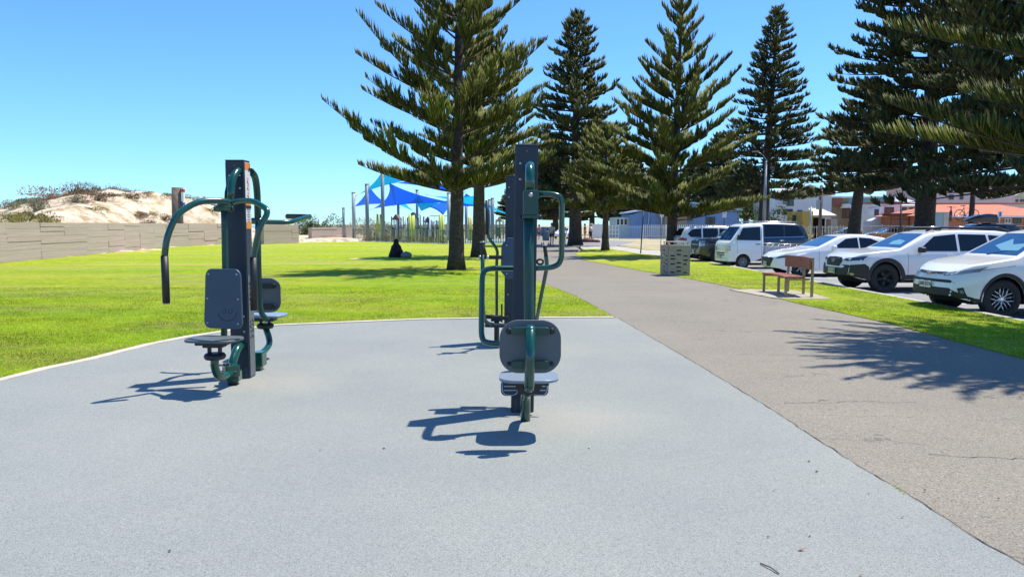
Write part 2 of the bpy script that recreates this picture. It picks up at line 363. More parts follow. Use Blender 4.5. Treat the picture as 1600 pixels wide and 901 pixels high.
# hairline cracks across the asphalt path
rc = random.Random(6)
for cr in ([(1452, 709), (1500, 712), (1545, 713), (1580, 716), (1640, 712)], [(1225, 628), (1290, 629), (1340, 626), (1400, 628), (1440, 627)], [(1095, 520), (1130, 521), (1150, 520)], [(1225, 588), (1262, 584)], [(1150, 553), (1200, 553), (1245, 554)]):
    w_ = [G(*p, .005) for p in cr]; pts_ = []
    for i in range(len(w_)-1):
        n_ = max(2, int((w_[i+1]-w_[i]).length/.05))
        for k in range(n_): q = w_[i].lerp(w_[i+1], k/n_); pts_.append((q.x, q.y+rc.uniform(-.02, .02)))
    b = MB(); 
    for i in range(len(pts_)-1):
        a_, c_ = pts_[i], pts_[i+1]; h = .0015+.003*rc.random()
        b.add([(a_[0], a_[1]-h, .004), (c_[0], c_[1]-h, .004), (c_[0], c_[1]+h, .004), (a_[0], a_[1]+h, .004)], [(0, 1, 2, 3)])
    tag(b.build('path_crack', bpy.data.materials['dirt_in_joint']), kind='structure')
# ------------------------------------------------------------------ exercise machines
def PP(l, Y=None):                                       # pixel path with a depth per point -> world
    return [P(p[0], p[1], p[2] if len(p) > 2 else Y) for p in l]
def post(t, w, H, sticker=False):
    b = MB(); b.box((0, 0, H/2), (w, w, H)); o = b.build('post', M['steel'], t, bevel=.006)
    b = MB(); b.box((0, 0, H+.006), (w+.004, w+.004, .012)); b.build('post_cap', M['steelside'], o, bevel=.003)
    b = MB()
    for x in (-.062, .062): b.box((x, -w/2-.003, 0.004+.06), (.03, .006, .12))
    for s in (-1, 1): b.box((s*(w/2+.0025), 0, H/2), (.005, w*.86, H-.03))
    b.build('side_strip', M['steelside'], o)
    b = MB()
    for x, z in ((-.052, H-.145), (.052, H-.145), (-.052, H-.275), (.052, H-.275), (0, H-.045), (-.05, .66), (.05, .66), (.05, .5)):
        r_ = .012 if z != H-.045 else .006
        b.lathe([(0, .012), (r_*.6, .011), (r_, .004), (r_, 0)], 12, Matrix.Translation((x, -w/2, z)) @ Matrix.Rotation(R(90), 4, 'X'))
    b.build('bolt', M['bolt'], o)
    return o
def smile(parent, Mx, s=1.0):
    b = MB()
    arc = [Mx @ Vector((.105*s*math.cos(R(a)), .095*s*math.sin(R(a)), 0)) for a in range(195, 352, 12)]
    b.tube(arc, .0035*s, 6)
    for x in (-.035, .035):
        b.tube([Mx @ Vector((x*s+.02*s*math.cos(R(a)), .005*s+.026*s*math.sin(R(a)), 0)) for a in range(-200, 70, 20)], .003*s, 6)
    b.build('smiley_engraving', M['groove'], parent)
def bolts(parent, pts, nrm, r_=.009, m='bolt'):
    b = MB(); q = Vector(nrm).to_track_quat('Z', 'Y').to_matrix().to_4x4()
    for p in pts: b.lathe([(r_*1.25, 0), (r_*1.25, .003), (r_, .004), (r_*.8, .009), (0, .010)], 12, Matrix.Translation(p) @ q)
    return b
# ---- A : left twin machine
fr = G(390, 592); wA = .185
tA = thing('exercise_machine', 'left twin exercise post with green lever arms, smiley backrest and black drop handles', 'exercise machine', (fr.x-wA/2, fr.y+wA/2, 0), group='green and slate exercise machines on the rubber pad')
pA = post(tA, wA, 2.25)
X1 = wA/2+.006                                            # the sign plate on the right side
b = MB(); b.box((X1, .0, 1.90), (.003, .15, .68)); pl1 = b.build('instruction_decal', M['whitedecal'], pA)
b = MB()
for z0, z1 in ((2.165, 2.235), (1.80, 1.82), (1.565, 1.63)): b.box((X1+.002, 0, (z0+z1)/2), (.003, .148, z1-z0))
b.build('orange_band', M['orange'], pl1)
b = MB(); b.box((X1+.004, .045, 2.17), (.003, .04, .03)); b.box((X1+.004, 0, 1.785), (.003, .148, .03)); b.box((X1+.004, .06, 2.2), (.003, .012, .07))
for k in range(9): b.box((X1+.002, 0, 1.755-.017*k), (.002, .10-.02*(k % 3), .005))
b.build('small_print', M['black'], pl1)
b = MB()
for z, l in ((2.06, .05), (1.985, .03), (1.91, .035)):     # little exercise figures
    b.cyl((X1+.002, -.01, z), (X1+.002, .008, z-l), .005, 6); b.cyl((X1+.002, .01, z+.01), (X1+.002, -.02, z-l*.4), .005, 6); b.lathe([(.009, 0), (.009, .003), (0, .003)], 8, Matrix.Translation((X1+.001, .0, z+.02)) @ Matrix.Rotation(R(90), 4, 'Y'))
b.build('figure_pictogram', M['red'], pl1)
b = MB(); b.box((X1, 0, .55), (.004, .15, 1.06)); pl2 = b.build('side_plate', mat('brushed_grey_plate', (.13, .15, .16), .4, metal=.3, var=.1, vscale=30), pA)
b = MB(); random.seed(2)
for k in range(9):                                        # cut-out vertical lettering and symbols
    z = 1.0-.055*k-(.12 if k > 4 else 0)
    if k % 3 == 0: b.tube([(X1+.003, .045*math.cos(R(a)), z+.02*math.sin(R(a))) for a in range(0, 300, 30)], .005, 6)
    elif k % 3 == 1: b.box((X1+.003, 0, z), (.004, .09, .010)); b.box((X1+.003, .03, z+.012), (.004, .012, .026))
    else: b.tube([(X1+.003, -.045, z-.015), (X1+.003, 0, z+.018), (X1+.003, .045, z-.015)], .005, 6)
b.build('cut_out_lettering', M['black'], pl2)
# front station
b = MB(); b.bend(PP([(379, 270, 7.9), (372, 264, 7.80), (362, 281, 7.66), (359.5, 318, 7.62)]), .037, 16, .12, 7)
b.build('hanger_pipe', M['green'], tA, True)
b = MB(); g_ = PP([(357, 274, 7.70), (364, 290, 7.70), (366, 314, 7.66), (350, 324, 7.62), (351, 300, 7.64)])
k = Vector((.006, -.012, 0)); b.add([p+k for p in g_]+[p-k for p in g_], [(0, 1, 2, 3, 4), (9, 8, 7, 6, 5)]+[(i, i+5, (i+1) % 5+5, (i+1) % 5) for i in range(5)])
b.build('gusset_plate', M['dgreen'], tA, True)
b = MB(); c = P(350, 326, 7.58); b.cyl(c+Vector((-.078, 0, 0)), c+Vector((.078, 0, 0)), .034, 20); b.box(c+Vector((0, 0, .03)), (.11, .07, .05)); br = b.build('pivot_bracket', M['green'], tA, True, bevel=.006)
b = MB()
for s in (-1, 1): b.cyl(c+Vector((s*.079, 0, 0)), c+Vector((s*.094, 0, 0)), .027, 16)
b.build('pivot_cap', M['black'], tA, True)
b = MB(); b.bend(PP([(350, 330, 7.58), (351, 360, 7.57), (352, 430, 7.56), (350, 527, 7.48)]), .031, 14, .1); b.build('lever', M['dgreen'], tA, True)
b = MB(); b.bend(PP([(362, 318, 7.50), (350, 313.5, 7.42), (310, 314, 7.25), (276, 334, 7.08), (260, 372, 7.02), (257, 402, 7.02)]), .030, 16, .10, 6)
b.bend(PP([(362, 318, 7.50), (374, 313.5, 7.44), (396, 314, 7.28), (421, 329, 7.15), (405, 356, 7.1), (397, 395, 7.12), (396, 404, 7.12)]), .028, 16, .08, 6)
b.build('handlebar', M['green'], tA, True)
for q in (((257, 400, 7.02), (260, 473, 7.02)), ((396, 402, 7.12), (397, 484, 7.14))):
    b = MB(); a_, c_ = PP(q); b.cyl(a_, c_, .0335, 16); gp = b.build('grip', M['black'], tA, True)
    b = MB(); d = (c_-a_).normalized(); b.cyl(c_, c_+d*.012, .03, 16); b.build('grip_end', M['bolt'], tA, True)
yaw = R(-14); u = Vector((math.cos(yaw), math.sin(yaw), 0)); tl = R(4); v = Vector((-math.sin(yaw)*0, math.sin(tl), math.cos(tl)))
cB = P(349.2, 466.5, 7.40)
b = MB(); b.plate(cB, u, v, .425, .585, .03, .07, top=.90); bo = b.build('backrest', M['hpl'], tA, True)
nf = u.cross(v); L4 = W2L(tA)
pts = [cB+u*x*.17*(1-.08*(z > 0))+v*z*.24+nf*.0145 for x in (-1, 1) for z in (-1, 0, 1)]
nf = Vector((nf.x, nf.y, nf.z)); bolts(tA, pts, nf).build('bolt', M['bolt'], tA, True)
Mx = Matrix(((u.x, v.x, nf.x), (u.y, v.y, nf.y), (u.z, v.z, nf.z))).to_4x4(); Mx = L4 @ Matrix.Translation(cB+u*.05-v*.12+nf*.0145) @ Mx
smile(tA, Mx)
def seat(t, c, w, d, th=.024, yaw=0, mm='seat'):
    b = MB(); b.plate(c, (math.cos(yaw), math.sin(yaw), 0), (-math.sin(yaw), math.cos(yaw), 0), w, d, th, min(w, d)*.33, seg=8); return b.build('seat', M[mm], t, True)
cs = P(335, 530, 7.12); seat(tA, cs, .50, .36, .024, R(-8), 'hplgrey')
b = MB(); b.prism([(cs.x-.15, cs.y-.1), (cs.x+.15, cs.y-.1), (cs.x+.15, cs.y+.1), (cs.x-.15, cs.y+.1)], cs.z-.045, cs.z-.012)
b.box(cs+Vector((0, 0, -.058)), (.19, .12, .03))
for s in (-1, 1): b.box(cs+Vector((s*.05, 0, -.105)), (.026, .05, .08))
b.box(cs+Vector((0, 0, -.158)), (.15, .11, .045)); b.lathe([(.0, -.03), (.085, -.03), (.1, -.01), (.1, .01), (.085, .03), (0, .03)], 20, Matrix.Translation(cs+Vector((0, 0, -.16))))
b.build('seat_bracket', M['black'], tA, True, bevel=.006)
b = MB(); b.bend([cs+Vector((0, 0, -.17)), P(335, 572, 7.15), P(341, 590, 7.2), P(362, 583, 7.45)], .039, 18, .14, 7); b.build('seat_pipe', M['green'], tA, True)
b = MB(); b.bend(PP([(381, 541, 7.9), (372, 540, 7.72), (363, 566, 7.58), (361, 582, 7.56)]), .043, 18, .1, 7); b.build('support_pipe', M['green'], tA, True)
cc = P(361, 578, 7.5); b = MB(); b.box(cc, (.14, .15, .12), rz=R(35)); b.box(cc+Vector((.02, .03, -.06)), (.12, .14, .11), rz=R(5)); b.build('clamp', M['green'], tA, True, bevel=.012)
b = MB()
for dx, dz in ((.0, .066), (.055, -.01), (-.04, .066)): b.lathe([(.02, -.012), (.02, .012), (0, .014)], 12, Matrix.Translation(cc+Vector((dx, -.05, dz))))
b.cyl(Vector((cc.x+.01, cc.y+.02, 0)), Vector((cc.x+.01, cc.y+.02, cc.z-.1)), .05, 16); b.build('clamp_bolt', M['black'], tA, True)
# rear station
b = MB(); b.bend(PP([(392, 268, 8.07), (399, 276, 8.25), (402, 300, 8.35), (403, 344, 8.36)]), .037, 14, .1); b.build('hanger_pipe', M['dgreen'], tA, True)
b = MB(); b.bend(PP([(403, 345, 8.36), (404, 420, 8.4), (407, 489, 8.45), (418, 500, 8.5)]), .031, 14, .1); b.build('lever', M['dgreen'], tA, True)
c = P(401, 345, 8.36); b = MB(); b.cyl(c-Vector((.08, 0, 0)), c+Vector((.08, 0, 0)), .034, 18); b.build('pivot_bracket', M['green'], tA, True)
b = MB(); b.bend(PP([(355, 338, 8.5), (362, 344, 8.45), (404, 347, 8.40), (452, 347.5, 8.55), (484, 338, 8.95)]), .027, 14, .09, 6); b.build('handlebar', M['green'], tA, True)
b = MB(); a_, c_ = PP([(484, 338.5, 8.95), (449, 338, 9.2)]); b.cyl(a_, c_, .031, 14); b.build('grip', M['black'], tA, True)
cb = P(409, 461, 8.75); b = MB(); b.plate(cb, (1, 0, 0), (0, 0, 1), .44, .40, .026, .12, seg=8); b.build('backrest', M['hplgrey'], tA, True)
b = MB()
for dz in (.11, -.13): b.plate(cb+Vector((.04, -.035, dz)), (1, 0, 0), (0, 0, 1), .27, .06, .035, .028)
b.build('backrest_bracket', M['black'], tA, True)
cs2 = P(414, 492, 9.0); seat(tA, cs2, .50, .38, .024)
b = MB(); b.box(cs2+Vector((0, -.02, -.04)), (.26, .16, .05))
for s in (-1, 1): b.box(cs2+Vector((s*.05, 0, -.08)), (.026, .05, .08))
b.lathe([(.0, -.03), (.085, -.03), (.1, -.01), (.1, .01), (.085, .03), (0, .03)], 20, Matrix.Translation(cs2+Vector((0, 0, -.13)))); b.build('seat_bracket', M['black'], tA, True, bevel=.005)
b = MB(); b.bend([cs2+Vector((0, 0, -.14)), P(423, 535, 8.95), P(414, 548, 8.7), P(400, 556, 8.4)], .037, 16, .12, 7); b.build('seat_pipe', M['green'], tA, True)
cc = P(405, 560, 8.3); b = MB(); b.box(cc, (.12, .16, .16)); b.box(cc+Vector((0, 0, -.1)), (.06, .1, .12)); b.build('clamp', M['green'], tA, True, bevel=.01)

# ---- B : middle machine
wB = .185; fb = G(833, 645)
tB = thing('exercise_machine', 'middle exercise post with a rounded backrest seen from behind above a pale seat', 'exercise machine', (fb.x-wB/2, fb.y+wB/2, 0), group='green and slate exercise machines on the rubber pad', ry=R(.9))
post(tB, wB, 2.255)
b = MB(); b.bend(PP([(826, 272, 6.46), (828, 256, 6.2), (828, 262, 5.98), (828, 300, 5.96)]), .036, 18, .16, 9); b.build('hanger_pipe', M['green'], tB, True)
b = MB(); c = P(829, 317, 5.96); b.box(c, (.116, .12, .195)); b.box(c+Vector((0, 0, -.106)), (.133, .13, .03)); b.build('pivot_bracket', M['dgreen'], tB, True, bevel=.008)
b = MB()
for s in (-1, 1): b.cyl(c+Vector((s*.066, 0, -.112)), c+Vector((s*.086, 0, -.112)), .02, 14)
b.build('pivot_cap', M['black'], tB, True); bolts(tB, [c+Vector((0, -.061, .06))], (0, -1, 0), .014).build('bolt', M['bolt'], tB, True)
b = MB(); b.bend(PP([(826, 334, 5.96), (826, 440, 5.94), (827, 520, 5.9), (828, 590, 5.86)]), .0395, 18, .1); b.build('lever', M['dgreen'], tB, True)
for nm, l in (('handlebar', [(836, 303, 6.8), (863, 303, 6.8), (878, 308, 6.8), (877.5, 408, 6.8), (866, 418, 6.8), (815, 419, 6.78), (762, 419, 6.72), (753.5, 426, 6.7), (752, 528, 6.6), (760, 536, 6.56), (800, 536, 6.5)]),):
    b = MB(); b.bend(PP(l), .0255, 14, .09, 7); b.build(nm, M['green'], tB, True)
b = MB(); b.box2(P(803, 423, 6.72), P(840, 415, 6.84)); b.box2(P(812, 308, 6.7), P(842, 298, 6.84)); b.build('handlebar_bracket', M['dgreen'], tB, True)
cb = P(828.5, 541, 5.40); b = MB(); b.plate(cb, (1, 0, 0), (0, .06, 1), .442, .382, .028, .135, seg=10); b.build('backrest', M['hplgrey'], tB, True)
b = MB()
for dz in (.115, -.125): b.plate(cb+Vector((0, -.035, dz)), (1, 0, 0), (0, 0, 1), .28, .058, .04, .028)
b.build('backrest_bracket', M['dgreen'], tB, True)
bb = bolts(tB, [cb+Vector((s*.153, -.016, dz)) for s in (-1, 1) for dz in (.113, -.122)], (0, -1, 0), .019)
bb.build('bolt', M['black'], tB, True)
b = MB(); p0 = P(829, 514, 5.30); p1 = P(827, 604, 5.26); b.tube([p0+Vector((0, -.0, .0)), p1], .035, 20)
b.lathe([(.035, -.02), (.037, .0), (.035, .01), (.03, .018), (0, .022)], 20, Matrix.Translation(p0) @ Matrix.Rotation(R(35), 4, 'X'))
b.lathe([(.035, 0), (.03, -.025), (.015, -.038), (0, -.04)], 20, Matrix.Translation(p1)); b.build('back_pipe', M['green'], tB, True)
cs = Vector((P(826, 590, 5.68).x, 5.68, .455)); seat(tB, cs, .445, .40, .024)
b = MB(); b.box(cs+Vector((0, 0, -.03)), (.3, .2, .04)); b.box(cs+Vector((-.07, 0, -.06)), (.06, .1, .05)); b.box(cs+Vector((.07, 0, -.06)), (.06, .1, .05)); b.box(cs+Vector((0, 0, -.1)), (.17, .1, .05)); b.build('seat_bracket', M['black'], tB, True, bevel=.006)
b = MB(); gp = G(821, 659); b.bend([Vector((gp.x, gp.y+.02, 0)), Vector((gp.x, gp.y+.02, .22)), cs+Vector((0, 0, -.1))], .040, 18, .1); b.build('seat_pipe', M['green'], tB, True)
for px in (797, 842.5):
    c = P(px, 605, 6.28); b = MB(); b.plate(c, (1, 0, 0), (0, .25, 1), .155, .14, .014, .045, seg=6); b.build('footplate', M['steelside'], tB, True)
    b = MB()
    for dz in (.045, .012, -.02): b.box(c+Vector((0, -.012+dz*.25, dz)), (.105, .008, .007))
    o_ = [(-.066, .06), (-.066, -.03), (-.04, -.06), (.04, -.06), (.066, -.03), (.066, .06)]
    b.bend([c+Vector((x, -.008+z*.25, z)) for x, z in o_], .005, 6, .03); b.build('tread_bar', M['bolt'], tB, True)
b = MB(); b.cyl(P(792, 600, 6.33), P(848, 600, 6.33), .02, 12); b.box(P(822, 600, 6.38), (.06, .12, .06)); b.build('footplate_axle', M['dgreen'], tB, True)

# ---- C : far machine behind B
fc = G(798.5, 535); wC = .185
tC = thing('exercise_machine', 'furthest exercise post, half hidden behind the middle one, with upright black grips', 'exercise machine', (fc.x, fc.y+wC/2, 0), group='green and slate exercise machines on the rubber pad', ry=R(.7))
post(tC, wC, 2.25)
Yc = fc.y
b = MB(); c = P(806, 403.5, Yc-.32)
o_ = [(-.11, .27), (.11, .27), (.19, .17), (.2, -.17), (.12, -.27), (-.12, -.27), (-.2, -.17), (-.19, .17)]
oo = [c+Vector((x, z*.05, z)) for x, z in o_]; b.add(oo+[p+Vector((0, .028, 0)) for p in oo], [tuple(range(8)), tuple(range(15, 7, -1))]+[(i, i+8, (i+1) % 8+8, (i+1) % 8) for i in range(8)])
b.build('backrest', M['hpl'], tC, True, bevel=.008)
bolts(tC, [c+Vector((-.12, z*.05-.002, z)) for z in (.17, -.2)], (0, -1, 0)).build('bolt', M['bolt'], tC, True)
Mx = W2L(tC) @ Matrix.Translation(c+Vector((-.08, -.001, -.02))) @ Matrix(((1, 0, 0, 0), (0, 0, -1, 0), (0, 1, 0, 0), (0, 0, 0, 1)))
smile(tC, Mx, .6)
b = MB(); b.bend(PP([(776, 494, Yc+.1), (776, 405, Yc), (778, 390, Yc), (764, 373, Yc-.05), (761, 364, Yc-.05), (761, 345, Yc-.05)]), .021, 12, .1); b.build('tall_handle', M['green'], tC, True)
b = MB(); b.cyl(P(761, 366, Yc-.05), P(761, 313, Yc-.05), .025, 14); b.build('grip', M['black'], tC, True)
for l, gtop in (([(754, 398, Yc-.7), (754, 470, Yc-.7), (757, 505, Yc-.5), (785, 509, Yc-.3)], (754, 379)), ([(853, 399, Yc-.7), (855, 415, Yc-.65), (846, 460, Yc-.4), (838, 503, Yc-.2)], (851, 384))):
    b = MB(); b.bend(PP(l), .026, 12, .12); b.build('swing_arm', M['green'], tC, True)
    b = MB(); a_ = PP(l)[0]; g_ = P(gtop[0], gtop[1], Yc-.7); b.cyl(a_, g_, .024, 12); b.build('grip', M['black'], tC, True)
    b = MB(); b.cyl(g_, g_+Vector((0, 0, .016)), .034, 14); b.build('grip_end', M['bolt'], tC, True)
b = MB(); b.box2(P(750, 405, Yc-.66), P(786, 399, Yc-.6)); b.build('link_bar', M['black'], tC, True)
b = MB(); b.cyl(P(748, 402, Yc-.66), P(752, 402, Yc-.66), .026, 10); b.cyl(P(760, 402, Yc-.7), P(764, 402, Yc-.7), .024, 10); b.build('link_bolt', M['bolt'], tC, True)
b = MB(); b.tube([P(844+5*math.cos(R(a)), 409+4*math.sin(R(a)), Yc-.5) for a in range(0, 361, 30)], .014, 8); b.build('cable_ring', M['black'], tC, True)
b = MB(); b.plate(P(775, 508, Yc-.35), (1, 0, 0), (0, 1, 0), .30, .20, .03, .06); b.build('footplate', M['black'], tC, True)
b = MB(); c = P(776, 497, Yc-.2); b.box(c, (.15, .14, .07)); b.box(c+Vector((-.1, 0, .02)), (.12, .06, .05)); b.cyl(c+Vector((.07, -.05, -.05)), c+Vector((.07, -.05, .2)), .012, 8); b.cyl(c, Vector((c.x, c.y, 0)), .035, 12); b.box(c+Vector((.1, .02, 0)), (.12, .05, .05)); b.build('pedal_mechanism', M['black'], tC, True, bevel=.006)

# ------------------------------------------------------------------ bench
tb = thing('park_bench', 'curved timber bench with red brown backrest and seat on bronze legs beside the path', 'bench', (6.3, 17.4, .018))
def arc_pts(x0, bow, y0, y1, n=10): return [(x0+bow*(1-(2*k/n-1)**2), y0+(y1-y0)*k/n) for k in range(n+1)]
fA, fB = arc_pts(-.30, .10, -.72, .78), arc_pts(.14, .10, -.72, .78)
for k in range(3):
    b = MB(); a_ = arc_pts(-.30+.155*k, .10, -.72, .78); c_ = arc_pts(-.30+.155*k+.142, .10, -.72, .78); b.prism(a_+c_[::-1], .415, .45); b.build('seat_slat', M['wood'], tb, bevel=.004)
b = MB()
a_, c_ = arc_pts(.24, .10, -.72, .78), arc_pts(.275, .10, -.72, .78)
b.prism((a_+c_[::-1])[::1], .60, .865); bk = b.build('backrest', M['wood'], tb, bevel=.006)
b = MB(); b.box((.335-.105+.105, .02, .79), (.004, .08, .03)); bx = b.build('plaque', M['black'], tb)
b = MB(); b.box((.318, .02, .80), (.006, .09, .035))
for y in (-.70, .03, .76):
    xo = .10*(1-(2*(y+.72)/1.5-1)**2)
    for x, h in ((-.26, .413), (.29, .865)):
        q = MB(); q.box((x+xo+(.025 if h > .5 else 0), y, h/2), (.05, .055, h)); q.build('leg', M['cortenlight'], tb, bevel=.004)
    q = MB(); q.box((.0+xo, y, .39), (.52, .05, .045)); q.build('seat_rail', M['cortenlight'], tb, bevel=.003)
# ------------------------------------------------------------------ litter bin surround
c0 = G(1058, 431); w_, d_, h_ = .72, .78, .94
tbin = thing('litter_bin', 'grey bin surround with rows of punched slots standing on the grass edge beside the path', 'bin', (c0.x, c0.y+.36, 0), rz=R(6))
mb = mat('bin_grey_board', (.30, .265, .20), .7, var=.08, vscale=10); mdark = mat('bin_slot_dark', (.01, .01, .01), .9)
def slotted(width, slots, ax):
    # panel in (s,z) with real rectangular openings: built as a lattice of boxes
    b = MB(); xs = sorted({-width/2, width/2}|{round(a, 4) for s in slots for a in (s[0], s[1])}); zs = sorted({.02, h_}|{round(a, 4) for s in slots for a in (s[2], s[3])})
    for i in range(len(xs)-1):
        for j in range(len(zs)-1):
            xm, zm = (xs[i]+xs[i+1])/2, (zs[j]+zs[j+1])/2
            if any(s[0] < xm < s[1] and s[2] < zm < s[3] for s in slots): continue
            lo, hi = xs[i], xs[i+1]
            if ax == 'x': b.box2((lo, -d_/2, zs[j]), (hi, -d_/2+.02, zs[j+1])) if False else b.add([(lo, 0, zs[j]), (hi, 0, zs[j]), (hi, 0, zs[j+1]), (lo, 0, zs[j+1])], [(0, 1, 2, 3)])
    return b
sl = []
for k in range(6):
    z = .10+.13*k
    for cx, dz in ((-.2, .03 if k % 2 else 0), (.0, .035), (.22, -.01)):
        if (k+int(cx*10)) % 4 != 3: sl.append((cx-.075, cx+.075, z+dz, z+dz+.038))
for nm, mt, vis in (('front_panel', Matrix.Translation((0, -d_/2, 0)), 0), ('back_panel', Matrix.Translation((0, d_/2, 0)) @ Matrix.Rotation(math.pi, 4, 'Z'), 0),
                    ('side_panel', Matrix.Translation((-w_/2, 0, 0)) @ Matrix.Rotation(R(-90), 4, 'Z'), 1), ('side_panel', Matrix.Translation((w_/2, 0, 0)) @ Matrix.Rotation(R(90), 4, 'Z'), 1)):
    b = slotted((w_, d_)[vis], sl, 'x'); b.v = [tuple(mt @ Vector(v)) for v in b.v]; o = b.build(nm, mb, tbin); s = o.modifiers.new('t', 'SOLIDIFY'); s.thickness = .018; s.offset = -1
b = MB(); b.box((0, 0, h_*.47), (w_-.14, d_-.14, h_*.9)); b.build('inner_bin', mdark, tbin)
b = MB(); b.box((0, 0, h_+.008), (w_+.03, d_+.03, .03)); b.build('top_frame', mb, tbin, bevel=.006)
b = MB(); b.box((.02, 0, h_+.13), (w_-.04, .5, .02)); b.cyl((-.3, .2, h_), (-.3, .2, h_+.13), .015); b.cyl((.34, .2, h_), (.34, .2, h_+.13), .015); b.cyl((-.3, -.2, h_), (-.3, -.2, h_+.13), .015); b.cyl((.34, -.2, h_), (.34, -.2, h_+.13), .015); b.build('lid_bar', M['conc'], tbin)
b = MB(); b.lathe([(0, .07), (.04, .06), (.055, .02), (.05, 0), (0, 0)], 14, Matrix.Translation((-w_/2+.05, -d_/2+.08, h_+.024))); b.build('red_knob', mat('faded_red_cap', (.5, .12, .1), .6), tbin)
# ------------------------------------------------------------------ poles and signs
mpole = mat('dark_pole_paint', (.025, .028, .03), .5); mgal = mat('galvanised_steel', (.36, .38, .38), .45, metal=.5, var=.1, vscale=3); mtim = mat('weathered_timber_pole', (.17, .13, .10), .9, var=.25, vscale=3, bump=.5, bscale=12)
mwhite = mat('white_sign_face', (.75, .76, .76), .5)
def ppole(name, label, cat, pxb, pyb, pxt, pyt, r0, r1, m, Y=None, group=None):
    g = G(pxb, pyb, 0) if Y is None else Vector((P(pxb, 352, Y).x, Y, 0)); t = P(pxt, pyt, g.y)
    o = thing(name, label, cat, (g.x, g.y, T if Y else 0), group=group)
    b = MB(); b.tube([Vector((g.x, g.y, T if Y else 0)), t], [r0, r1], 12); b.build('pole', m, o, True); return o, t
ppole('marker_pole', 'thin leaning black pole at the grass corner left of the bin', 'pole', 1001, 396, 1005.5, 329, .035, .03, mpole)
o, t = ppole('sign_pole', 'thin pole with small pale sign, just left of the young pine behind the bin', 'sign', 1032, 393, 1034, 332, .03, .03, mgal)
b = MB(); b.box(t+Vector((0, -.04, -.12)), (.22, .02, .3)); b.build('sign_plate', mwhite, o, True)
o, t = ppole('parking_sign', 'white parking sign on a dark pole above the roof of the white wagon', 'sign', 1131, 380, 1132, 329, .035, .035, mpole, Y=62)
b = MB(); b.plate(t+Vector((0, -.05, -.28)), (1, 0, 0), (0, 0, 1), .34, .58, .02, .03); s = b.build('sign_plate', mwhite, o, True)
text_obj('letter', 'P', .26, mat('sign_green_ink', (.02, .2, .06), .5), o, W2L(o) @ Matrix.Translation(t+Vector((0, -.063, -.18))) @ Matrix.Rotation(R(90), 4, 'X'))
o, t = ppole('street_light', 'tall grey street light pole with an angled arm beside the tall slim pine', 'street light', 1194, 352, 1197, 250, .16, .10, mgal, Y=66)
b = MB(); b.tube([t, P(1193, 243, 66), P(1184, 237, 66)], .05, 8); a = b.build('arm', mgal, o, True); b = MB(); b.box(P(1181, 237, 66), (.55, .25, .12)); b.build('lamp_head', mgal, o, True, bevel=.03)
b = MB(); b.tube([P(1191, 352, 66), P(1195.5, 262, 66)], .035, 8); b.build('conduit', mgal, o, True)
o, t = ppole('utility_pole', 'brown timber utility pole rising in front of the white gabled house', 'utility pole', 1281, 352, 1283.5, 289, .17, .13, mtim, Y=74)
b = MB(); b.box(P(1278.5, 320, 73.8), (.3, .25, .9)); b.build('transformer_box', mgal, o, True, bevel=.02)
ov, t2 = ppole('utility_pole', 'slim leaning brown pole rising behind the black roof box and bikes', 'utility pole', 1516, 340, 1523, 268, .24, .15, mat('dark_bark_pole', (.06, .04, .035), .9, var=.2, vscale=3), Y=60)
o, t = ppole('blue_sign_pole', 'blue and white sign on a post in front of the red brick house', 'sign', 1561, 348, 1562, 334, .05, .05, mgal, Y=62)
b = MB(); b.plate(t+Vector((0, -.06, -.05)), (1, 0, 0), (0, 0, 1), .34, .5, .02, .03); b.build('sign_plate', mwhite, o, True); b = MB(); b.box(t+Vector((0, -.075, -.05)), (.12, .01, .38)); b.build('blue_panel', mat('sign_blue', (.03, .12, .45), .5), o, True)
o, t = ppole('black_post', 'slim black post in front of the white stepped house', 'pole', 1408, 352, 1408, 320, .08, .08, mpole, Y=72)
ppole('grey_bollard_pole', 'short grey pole by the yellow carport wall', 'pole', 1266.5, 350, 1267, 323, .1, .1, mgal, Y=80)
# big timber marker post behind the sand wall
o, t = ppole('beach_marker_post', 'thick grey timber post with a small coloured sign standing behind the long wall', 'post', 277, 372, 277, 293, .42, .42, mtim, Y=60)
c = P(284.5, 304, 60); b = MB(); b.box(c+Vector((.12, -.1, 0)), (.18, .3, 1.1)); b.build('sign_plate', mwhite, o, True); b = MB(); b.box(c+Vector((.14, -.12, .3)), (.18, .3, .22)); b.build('red_panel', M['red'], o, True); b = MB(); b.box(c+Vector((.13, -.12, -.75)), (.16, .3, .22)); b.build('blue_panel', mat('small_sign_blue', (.02, .08, .4), .5), o, True)
# overhead wires
b = MB()
for dz in (0, .5):
    a_, c_ = Vector((P(1197, 262, 66).x, 66, P(1197, 262, 66).z-dz)), Vector((P(1283, 292, 74).x, 74, P(1283, 292, 74).z-dz*.3))
    b.tube([a_.lerp(c_, k/10)-Vector((0, 0, .25*math.sin(math.pi*k/10))) for k in range(11)], .02, 5)
tag(b.build('overhead_wire', mpole), 'thin overhead wires strung from the street light to the timber pole', 'wire')
